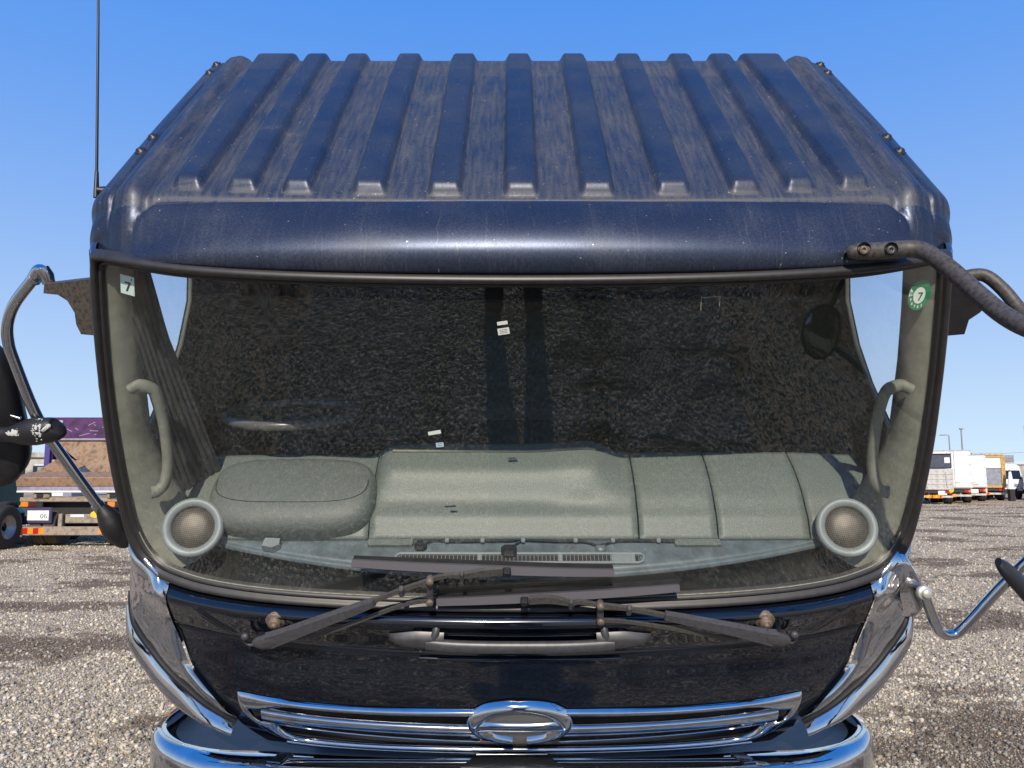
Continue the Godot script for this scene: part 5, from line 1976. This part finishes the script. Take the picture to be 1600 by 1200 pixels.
func running_gear(t: Node3D, wide: float, len_: float, opts: Dictionary) -> void:
	boxpart("chassis_frame", V(0, 0.68, -len_ / 2 - 0.6), V(0.75, 0.2, len_ + 1.2), M["chassis black"], t, 0.02)
	boxpart("bumper_bar", V(0, 0.42, -0.05), V(wide * 0.94, 0.12, 0.1), M["silver panel"], t, 0.01)
	boxpart("tail_panel", V(0, 0.68, -0.06), V(wide * 0.9, 0.2, 0.1), M["chassis black"], t, 0.01)
	for sgn in [-1, 1]:
		var l := boxpart("tail_lamp", V(sgn * wide * 0.37, 0.66, 0.0), V(0.34, 0.16, 0.08), M["red lens"], t, 0.02)
		boxpart("amber_lens", V(sgn * 0.10, 0, 0.02), V(0.11, 0.12, 0.06), M["amber lens"], l, 0.01)
		wheel(t, V(sgn * wide * 0.40, 0.40, -0.9), 0.40, 0.40, M["tyre"], 16)
		wheel(t, V(sgn * wide * 0.42, 0.40, -len_ - 0.5), 0.40, 0.22, M["tyre"], 16)
	boxpart("number_plate", V(opts.get("plate", -0.1), 0.62, 0.02), V(0.42, 0.22, 0.02), M["white panel"], t, 0.005)
	if opts.get("board", true):
		reflector_board(t, V(opts.get("board_x", 0.0), 0.42, 0.03), opts.get("board_wide", 0.9))
	boxpart("cab", V(0, 1.25, -len_ - 0.9), V(wide * 0.92, 1.5, 1.3), M["white panel"], t, 0.12)


func truck_row() -> void:
	var turn := -0.38
	# nearest: an aluminium drop-side body with dark sheet above
	var t := thing("tail_lift_truck", "silver truck with ribbed tail lift and dark sheet above, nearest of the far row", "truck", V(22.55, 0, -43.0), turn, "lorries parked along the far side of the yard")
	boxpart("body_shell", V(0, 1.35, -2.1), V(2.1, 1.1, 4.1), M["grey panel"], t, 0.03)
	var up := boxpart("sheet_top", V(0, 2.30, -2.1), V(2.06, 0.76, 4.0), M["navy tarp"], t, 0.05)
	boxpart("sheet_label", V(0.82, 0.06, 2.01), V(0.26, 0.30, 0.01), M["white panel"], up, 0.003)
	boxpart("top_bar", V(0, 0.39, 0.0), V(2.1, 0.05, 4.04), M["cabin black"], up, 0.01)
	var lift := boxpart("tail_lift", V(0, 1.33, 0.04), V(2.1, 1.12, 0.07), M["silver panel"], t, 0.015)
	for k in 4:
		boxpart("lift_panel", V(0, -0.42 + k * 0.27, 0.045), V(2.0, 0.235, 0.025), M["silver panel"], lift, 0.01)
	for x in [-0.25, 0.72]:
		boxpart("lift_rib", V(x, -0.02, 0.065), V(0.07, 0.86, 0.04), M["grey panel"], lift, 0.008, Basis(Vector3(0, 0, 1), 0.06))
	running_gear(t, 2.1, 4.1, {"plate": 0.5, "board_x": 0.1, "board_wide": 0.8})
	var disc := PackedVector2Array()
	for k in 16:
		disc.append(Vector2(0.11 * cos(TAU * k / 16), 0.11 * sin(TAU * k / 16)))
	var s := Shape.new()
	s.prism(disc, Transform3D(Basis(), V(0.92, 0.75, 0.05)), 0.02)
	part("yellow_disc", s, M["yellow reflector"], t)

	box_lorry("tall white box lorry beside the silver tail lift truck", V(24.85, 0, -45.2), turn, 2.05, 2.96, M["white panel"], M["white panel"], {"plate": -0.55, "board_x": -0.35, "board_wide": 1.1})
	var w2 := box_lorry("lower white box lorry with grey roof edge beside the ochre framed one", V(27.15, 0, -47.6), turn, 1.95, 2.78, M["white panel"], M["white panel"], {"rail": M["slate panel"], "board": false, "plate": 0.3})
	boxpart("orange_lettering", V(0.35, 1.0, 0.048), V(0.38, 0.06, 0.006), M["orange reflector"], w2, 0.001)
	# ochre framed van body with a grey lower door
	var t4 := thing("framed_lorry", "lorry with an ochre door frame, white upper and grey lower rear panels", "truck", V(29.55, 0, -49.6), turn, "lorries parked along the far side of the yard")
	boxpart("cargo_box", V(0, 1.8, -2.1), V(1.9, 1.95, 4.0), M["silver panel"], t4, 0.03)
	for f in [[0.0, 2.70, 1.9, 0.14], [0.0, 0.86, 1.9, 0.16], [-0.90, 1.78, 0.1, 1.7], [0.84, 1.78, 0.22, 1.7]]:
		boxpart("door_frame", V(f[0], f[1], 0.0), V(f[2], f[3], 0.14), M["ochre frame"], t4, 0.01)
	boxpart("upper_panel", V(-0.06, 2.3, 0.0), V(1.56, 0.62, 0.06), M["white panel"], t4, 0.01)
	boxpart("lower_panel", V(-0.06, 1.45, 0.0), V(1.56, 1.02, 0.06), M["slate panel"], t4, 0.01)
	boxpart("roof_box", V(0.05, 2.86, -0.6), V(1.7, 0.16, 1.2), M["grey panel"], t4, 0.02)
	running_gear(t4, 1.9, 4.0, {"plate": -0.3, "board_x": -0.35, "board_wide": 0.8})
	# upright white bollard standing behind it
	var c := thing("traffic_cone", "white and dark cone standing before the ochre framed lorry", "cone", V(30.3, 0, -48.6))
	s = Shape.new()
	s.lathe([Vector2(0.22, 0.72), Vector2(0.20, 0.74), Vector2(0.07, 1.75), Vector2(0.0, 1.76)], Transform3D(), 16)
	part("cone_body", s, M["white panel"], c)
	boxpart("cone_tip", V(0, 1.8, 0), V(0.12, 0.2, 0.12), M["slate panel"], c, 0.03)
	boxpart("cone_stand", V(0, 0.36, 0), V(0.3, 0.72, 0.3), M["chassis black"], c, 0.02)
	# white cab-over truck facing the yard
	var t5 := thing("cab_over_truck", "white cab-over truck facing the yard with a grey box behind", "truck", V(31.9, 0, -51.6), -0.25, "lorries parked along the far side of the yard")
	boxpart("cargo_box", V(0, 1.75, -3.6), V(2.0, 2.0, 4.2), M["grey panel"], t5, 0.03)
	boxpart("box_top", V(0, 2.62, -1.9), V(2.02, 0.5, 0.8), M["slate panel"], t5, 0.02)
	s = Shape.new()
	var rows := []
	for q in [[0.55, 0.02, 0.94], [0.9, 0.06, 1.0], [1.25, 0.06, 1.0], [1.3, 0.05, 1.0], [1.85, -0.10, 0.94], [1.9, -0.11, 0.95], [2.15, -0.25, 0.90], [2.3, -0.6, 0.8], [2.32, -1.2, 0.75]]:
		rows.append(PackedVector3Array([V(-q[2], q[0], -1.5), V(-q[2], q[0], q[1] - 0.15), V(-q[2] * 0.9, q[0], q[1]), V(0, q[0], q[1] + 0.04), V(q[2] * 0.9, q[0], q[1]), V(q[2], q[0], q[1] - 0.15), V(q[2], q[0], -1.5)]))
	s.grid(rows)
	var cab := part("cab", s, M["white panel"], t5)
	s = Shape.new()
	s.grid([PackedVector3Array([V(-0.86, 1.30, 0.06), V(0, 1.30, 0.105), V(0.86, 1.30, 0.06)]), PackedVector3Array([V(-0.82, 1.86, -0.085), V(0, 1.86, -0.04), V(0.82, 1.86, -0.085)])])
	part("windscreen", s, M["dark glass"], cab)
	boxpart("grille", V(0, 0.92, 0.10), V(1.3, 0.16, 0.04), M["slate panel"], cab, 0.01)
	boxpart("bumper", V(0, 0.52, 0.0), V(1.95, 0.3, 0.25), M["cabin black"], cab, 0.04)
	for sgn in [-1, 1]:
		boxpart("headlight", V(sgn * 0.72, 0.62, 0.12), V(0.34, 0.16, 0.06), M["chrome"], cab, 0.03)
		boxpart("mirror", V(sgn * 1.12, 1.6, 0.1), V(0.16, 0.34, 0.1), M["cabin black"], cab, 0.03)
		wheel(t5, V(sgn * 0.85, 0.4, -0.6), 0.40, 0.22, M["tyre"], 16)
		wheel(t5, V(sgn * 0.8, 0.4, -4.4), 0.40, 0.4, M["tyre"], 16)
	# small van at the very edge
	var t6 := thing("parked_van", "white van with dark side window at the right edge of the yard", "van", V(33.3, 0, -50.3), -0.6)
	s = Shape.new()
	rows = []
	for q in [[0.35, 0.9, 0.88], [0.8, 0.95, 0.9], [1.15, 0.8, 0.9], [1.7, 0.1, 0.82], [1.9, -0.3, 0.75], [1.95, -1.0, 0.7]]:
		rows.append(PackedVector3Array([V(-q[2], q[0], -3.0), V(-q[2], q[0], q[1] - 0.2), V(-q[2] * 0.8, q[0], q[1]), V(q[2] * 0.8, q[0], q[1]), V(q[2], q[0], q[1] - 0.2), V(q[2], q[0], -3.0)]))
	s.grid(rows)
	var vb := part("body", s, M["silver panel"], t6)
	s = Shape.new()
	s.grid([PackedVector3Array([V(-0.74, 1.18, 0.80), V(0.74, 1.18, 0.80)]), PackedVector3Array([V(-0.66, 1.66, 0.18), V(0.66, 1.66, 0.18)])])
	part("windscreen", s, M["dark glass"], vb)
	boxpart("side_window", V(-0.885, 1.4, -0.4), V(0.03, 0.4, 0.9), M["dark glass"], vb, 0.01)
	for z in [0.3, -2.3]:
		for x in [-0.8, 0.8]:
			wheel(t6, V(x, 0.33, z), 0.33, 0.2, M["tyre"], 16)


func masts() -> void:
	var a := thing("street_lamp", "thin grey lamp post with a short arm behind the white lorries", "lamp post", V(33.0, 0, -60.0))
	path_tube("post", [V(0, 0, 0), V(0, 4.5, 0)], [0.06, 0.04], M["lamp post grey"], a, Transform3D(), 1, 8)
	path_tube("lamp_arm", [V(0, 4.48, 0), V(-0.1, 4.56, 0), V(-0.5, 4.56, 0)], 0.03, M["lamp post grey"], a, Transform3D(), 3, 6)
	boxpart("lamp_head", V(-0.5, 4.55, 0), V(0.36, 0.06, 0.14), M["lamp post grey"], a, 0.02)
	a = thing("floodlight_mast", "taller grey mast with a small lamp head behind the white lorries", "mast", V(33.95, 0, -60.0))
	path_tube("post", [V(0, 0, 0), V(0, 5.0, 0)], [0.075, 0.045], M["lamp post grey"], a, Transform3D(), 1, 8)
	boxpart("lamp_head", V(0, 5.02, 0), V(0.26, 0.10, 0.16), M["lamp post grey"], a, 0.02)
	a = thing("sign_board", "tall red and white sign board at the right edge of the yard", "sign", V(35.55, 0, -55.0))
	path_tube("post", [V(0, 0, 0), V(0, 4.9, 0)], 0.06, M["lamp post grey"], a, Transform3D(), 1, 8)
	boxpart("board", V(0.05, 4.45, 0.08), V(0.34, 1.1, 0.06), M["white panel"], a, 0.01)
	boxpart("red_band", V(-0.09, 4.45, 0.116), V(0.05, 1.0, 0.01), M["sign red"], a, 0.002)
	# poles and wires far behind
	var z := -130.0
	var tops := []
	for k in 4:
		var p := thing("power_pole", ["slim power pole just right of the cab", "second power pole from the cab", "third power pole from the cab", "power pole farthest to the right"][k], "pole", V(62.0 + k * 26.0, 0, z), 0.0, "power poles behind the far row")
		path_tube("post", [V(0, 0, 0), V(0, 5.6, 0)], [0.16, 0.1], M["lamp post grey"], p, Transform3D(), 1, 8)
		boxpart("cross_arm", V(0, 5.35, 0), V(1.6, 0.12, 0.12), M["lamp post grey"], p, 0.02)
		tops.append(V(62.0 + k * 26.0, 5.6, z))
	for k in 3:
		var w := []
		for j in 13:
			var f := j / 12.0
			w.append(tops[k].lerp(tops[k + 1], f) - V(0, 0.7 * 4.0 * f * (1.0 - f), 0))
		var s := Shape.new()
		s.tube(w, 0.028, 5)
		var o := part(numbered("power_line"), s, M["lamp post grey"], self)
		tag(o, ["sagging power line from the first to the second pole", "sagging power line from the second to the third pole", "sagging power line from the third to the last pole"][k], "power line", "power lines behind the far row")


func building_row() -> void:
	var b := thing("warehouse", "low pale concrete building with flat roof behind the dump truck", "building", V(-42.5, 0, -70.0))
	boxpart("wall", V(0, 1.55, -4), V(11, 3.1, 8), M["concrete"], b, 0.02)
	boxpart("roof", V(0, 3.3, -4), V(11.5, 0.45, 8.6), M["concrete"], b, 0.03)
	for k in 4:
		var w := boxpart("window", V(-3.6 + k * 2.4, 1.7, 0.02), V(1.4, 1.3, 0.06), M["dark glass"], b, 0.01)
		boxpart("window_frame", V(0, 0, 0.03), V(0.08, 1.3, 0.04), M["white panel"], w, 0.005)
	boxpart("roof_unit", V(1.9, 3.65, -3), V(0.5, 0.3, 0.5), M["grey panel"], b, 0.02)
	b = thing("grey_shed", "small grey shed with pale roof beside the low concrete building", "shed", V(-33.2, 0, -58.0))
	boxpart("wall", V(0, 1.1, -1.5), V(2.6, 2.2, 3), M["slate panel"], b, 0.02)
	boxpart("roof", V(0, 2.28, -1.5), V(2.9, 0.14, 3.3), M["roof sheet"], b, 0.02)
	boxpart("door", V(0.3, 0.95, 0.02), V(0.8, 1.8, 0.06), M["white panel"], b, 0.01)
	# far low roofs on the skyline to either side of the yard
	for d in [[-78.0, -150.0, 26.0, 5.2, "long far roofline at the left, low and grey"], [-120.0, -170.0, 34.0, 6.0, "second far roofline at the left, pale"], [95.0, -160.0, 40.0, 4.4, "long far roofline at the right, low and pale"], [140.0, -150.0, 30.0, 5.0, "far roofline at the outer right, grey"]]:
		var f := thing("far_building", d[4], "building", V(d[0], 0, d[1]))
		boxpart("wall", V(0, d[3] * 0.42, -5), V(d[2], d[3] * 0.84, 10), M["concrete"], f, 0.05)
		boxpart("roof", V(0, d[3] * 0.88, -5), V(d[2] + 0.8, d[3] * 0.14, 10.8), M["roof sheet"], f, 0.05)


# ---------------------------------------------------------------- the person who takes the picture, behind the lens; the windscreen mirrors their legs and their shadow
func photographer() -> void:
	var t := thing("person", "person in dark red trousers whose legs and shadow the windscreen mirrors", "person", V(0, 0, 0.42))
	# joints in the figure's own axes; it faces -z
	var J := {"pelvis": V(0, 0.93, 0.02), "chest": V(0, 1.26, 0.02), "neck": V(0, 1.44, 0.01), "head": V(0, 1.60, -0.02), "crown": V(0, 1.66, 0.0)}
	var bones := [[J.pelvis, J.chest, 0.135, 0.145], [J.chest, J.neck, 0.12, 0.06], [J.neck, J.head, 0.055, 0.075], [J.head, J.crown, 0.085, 0.095]]
	for s in [-1, 1]:
		var hip := V(s * 0.095, 0.90, 0.02)
		var knee := V(s * 0.125, 0.49, -0.11)
		var ankle := V(s * 0.145, 0.09, -0.20)
		bones.append([hip, knee, 0.092, 0.066])
		bones.append([knee, ankle, 0.064, 0.045])
		bones.append([ankle + V(0, -0.045, 0.02), ankle + V(s * 0.04, -0.055, -0.15), 0.042, 0.034])
		var sh := V(s * 0.185, 1.385, 0.01)
		var el := V(s * 0.235, 1.20, -0.17)
		var wr := V(s * 0.10, 1.52, -0.335)
		bones.append([J.chest + V(s * 0.08, 0.08, 0), sh, 0.085, 0.062])
		bones.append([sh, el, 0.056, 0.043])
		bones.append([el, wr, 0.042, 0.028])
		bones.append([wr, wr + V(-s * 0.015, 0.06, -0.02), 0.03, 0.026])
	var st := Shape.new()
	nets(st, bones, 0.021)
	# fingers close round the phone's edges
	for s in [-1, 1]:
		var palm := V(s * 0.087, 1.585, -0.357)
		for k in 4:
			var y := palm.y + 0.026 - k * 0.019
			var l: float = [0.95, 1.08, 1.0, 0.8][k]
			st.tube(spline([V(palm.x, y - 0.004, palm.z + 0.006), V(palm.x - s * 0.004, y, palm.z - 0.035 * l), V(palm.x - s * 0.022, y + 0.002, palm.z - 0.052 * l), V(palm.x - s * 0.040, y + 0.002, palm.z - 0.050 * l)], 3), [0.0095, 0.009, 0.0085, 0.007], 8)
		st.tube(spline([V(palm.x, palm.y - 0.04, palm.z + 0.012), V(palm.x - s * 0.018, palm.y - 0.012, palm.z + 0.014), V(palm.x - s * 0.034, palm.y + 0.012, palm.z - 0.006)], 3), [0.0115, 0.0105, 0.008], 8)
	var body := part("body", st, M["skin"], t)
	# clothes: a slightly larger skin over the same bones, ending at waist, cuffs and neck
	var legs := []
	var top := []
	for k in bones.size():
		var b = bones[k]
		var low: bool = maxf(b[0].y, b[1].y) < 0.95 and minf(b[0].y, b[1].y) > 0.06 and k > 3
		if low:
			legs.append([b[0], b[1], b[2] + 0.014, b[3] + 0.022])
	legs.append([J.pelvis + V(0, 0.04, 0), J.pelvis + V(0, -0.04, 0), 0.148, 0.15])
	top.append([J.pelvis + V(0, 0.08, 0), J.chest, 0.152, 0.16])
	top.append([J.chest, J.neck, 0.135, 0.068])
	for s in [-1, 1]:
		top.append([J.chest + V(s * 0.08, 0.08, 0), V(s * 0.185, 1.385, 0.01), 0.095, 0.075])
		top.append([V(s * 0.185, 1.385, 0.01), V(s * 0.235, 1.20, -0.17), 0.07, 0.058])
		top.append([V(s * 0.235, 1.20, -0.17), V(s * 0.112, 1.49, -0.32), 0.057, 0.044])
	st = Shape.new()
	nets(st, legs, 0.024)
	part("trousers", st, M["trouser cloth"], body)
	st = Shape.new()
	nets(st, top, 0.026)
	part("jacket", st, M["jacket cloth"], body)
	for s in [-1, 1]:
		st = Shape.new()
		var a := V(s * 0.145, 0.055, -0.18)
		st.tube(spline([a + V(-s * 0.01, 0, 0.05), a, a + V(s * 0.025, -0.008, -0.12), a + V(s * 0.045, -0.02, -0.20)], 4), [0.03, 0.052, 0.052, 0.046, 0.02], 12, 1.0)
		part("shoe", st, M["shoe"], body)
	st = Shape.new()
	nets(st, [[V(0, 1.66, 0.03), V(0, 1.675, 0.0), 0.098, 0.10], [V(0, 1.58, 0.05), V(0, 1.66, 0.03), 0.08, 0.09]], 0.02)
	part("hair", st, M["hair"], body)
	# face
	st = Shape.new()
	st.tube([V(0, 1.61, -0.085), V(0, 1.575, -0.118), V(0, 1.57, -0.095)], [0.006, 0.013, 0.010], 8)
	for s in [-1, 1]:
		st.rbox(V(s * 0.082, 1.59, 0.0), V(0.014, 0.055, 0.03), 0.006)
	part("nose_and_ears", st, M["skin"], body)
	st = Shape.new()
	for s in [-1, 1]:
		st.rbox(V(s * 0.03, 1.607, -0.095), V(0.024, 0.010, 0.012), 0.004)
	st.rbox(V(0, 1.545, -0.098), V(0.045, 0.008, 0.012), 0.003)
	part("eyes_and_mouth", st, M["hair"], body)
	var ph := thing("phone", "black phone held up in both hands by the person", "phone", V(0, 1.585, 0.045))
	boxpart("phone_body", Vector3.ZERO, Vector3(0.156, 0.074, 0.009), M["cabin black"], ph, 0.003)
	boxpart("phone_screen", Vector3(0, 0, 0.005), Vector3(0.146, 0.066, 0.001), M["dark glass"], ph, 0.0004)


# one continuous surface round tapered bones (surface nets)
func nets(st: Shape, bones: Array, cell: float) -> void:
	var lo := Vector3.ONE * 1e9
	var hi := -lo
	for b in bones:
		for k in 2:
			lo = lo.min(b[k] - Vector3.ONE * (b[2 + k] + cell * 2.5))
			hi = hi.max(b[k] + Vector3.ONE * (b[2 + k] + cell * 2.5))
	var n := Vector3i(((hi - lo) / cell).ceil()) + Vector3i.ONE
	var f := PackedFloat32Array()
	f.resize(n.x * n.y * n.z)
	f.fill(1.0)
	var kk := 0.03
	for b in bones:
		var a: Vector3 = b[0]
		var d: Vector3 = b[1] - a
		var l2: float = maxf(d.length_squared(), 1e-8)
		var r: float = maxf(b[2], b[3]) + cell * 2.2 + 0.02
		var i0 := Vector3i(((a.min(b[1]) - Vector3.ONE * r - lo) / cell).floor()).clamp(Vector3i.ZERO, n - Vector3i.ONE)
		var i1 := Vector3i(((a.max(b[1]) + Vector3.ONE * r - lo) / cell).ceil()).clamp(Vector3i.ZERO, n - Vector3i.ONE)
		for z in range(i0.z, i1.z + 1):
			for y in range(i0.y, i1.y + 1):
				for x in range(i0.x, i1.x + 1):
					var p := lo + Vector3(x, y, z) * cell
					var t := clampf((p - a).dot(d) / l2, 0, 1)
					var q := p.distance_to(a + d * t) - lerpf(b[2], b[3], t)
					var at := x + n.x * (y + n.y * z)
					var o := f[at]
					var h := clampf(0.5 + 0.5 * (o - q) / kk, 0, 1)
					f[at] = lerpf(o, q, h) - kk * h * (1.0 - h) if o < 0.5 else q
	var vert := {}
	var C := [[0, 1], [0, 2], [0, 4], [1, 3], [1, 5], [2, 3], [2, 6], [3, 7], [4, 5], [4, 6], [5, 7], [6, 7]]
	for z in n.z - 1:
		for y in n.y - 1:
			for x in n.x - 1:
				var v := []
				var neg := 0
				for k in 8:
					var q := f[x + (k & 1) + n.x * (y + ((k >> 1) & 1) + n.y * (z + (k >> 2)))]
					v.append(q)
					neg += 1 if q < 0 else 0
				if neg == 0 or neg == 8:
					continue
				var sum := Vector3.ZERO
				var cnt := 0
				for e in C:
					var a: float = v[e[0]]
					var b2: float = v[e[1]]
					if (a < 0) != (b2 < 0):
						var t := a / (a - b2)
						var pa := Vector3(e[0] & 1, (e[0] >> 1) & 1, e[0] >> 2)
						var pb := Vector3(e[1] & 1, (e[1] >> 1) & 1, e[1] >> 2)
						sum += pa.lerp(pb, t)
						cnt += 1
				vert[Vector3i(x, y, z)] = lo + (Vector3(x, y, z) + sum / cnt) * cell
	var axes := [Vector3i(1, 0, 0), Vector3i(0, 1, 0), Vector3i(0, 0, 1)]
	for key in vert:
		for ax in 3:
			var e: Vector3i = axes[ax]
			var b3: Vector3i = axes[(ax + 1) % 3]
			var c3: Vector3i = axes[(ax + 2) % 3]
			var k1: Vector3i = key - b3
			var k2: Vector3i = key - c3
			var k3: Vector3i = key - b3 - c3
			if not (vert.has(k1) and vert.has(k2) and vert.has(k3)):
				continue
			var g := f[key.x + n.x * (key.y + n.y * key.z)]
			var g2 := f[key.x + e.x + n.x * (key.y + e.y + n.y * (key.z + e.z))]
			if (g < 0) == (g2 < 0):
				continue
			if g < 0:
				st.quad(vert[key], vert[k1], vert[k3], vert[k2])
			else:
				st.quad(vert[key], vert[k2], vert[k3], vert[k1])
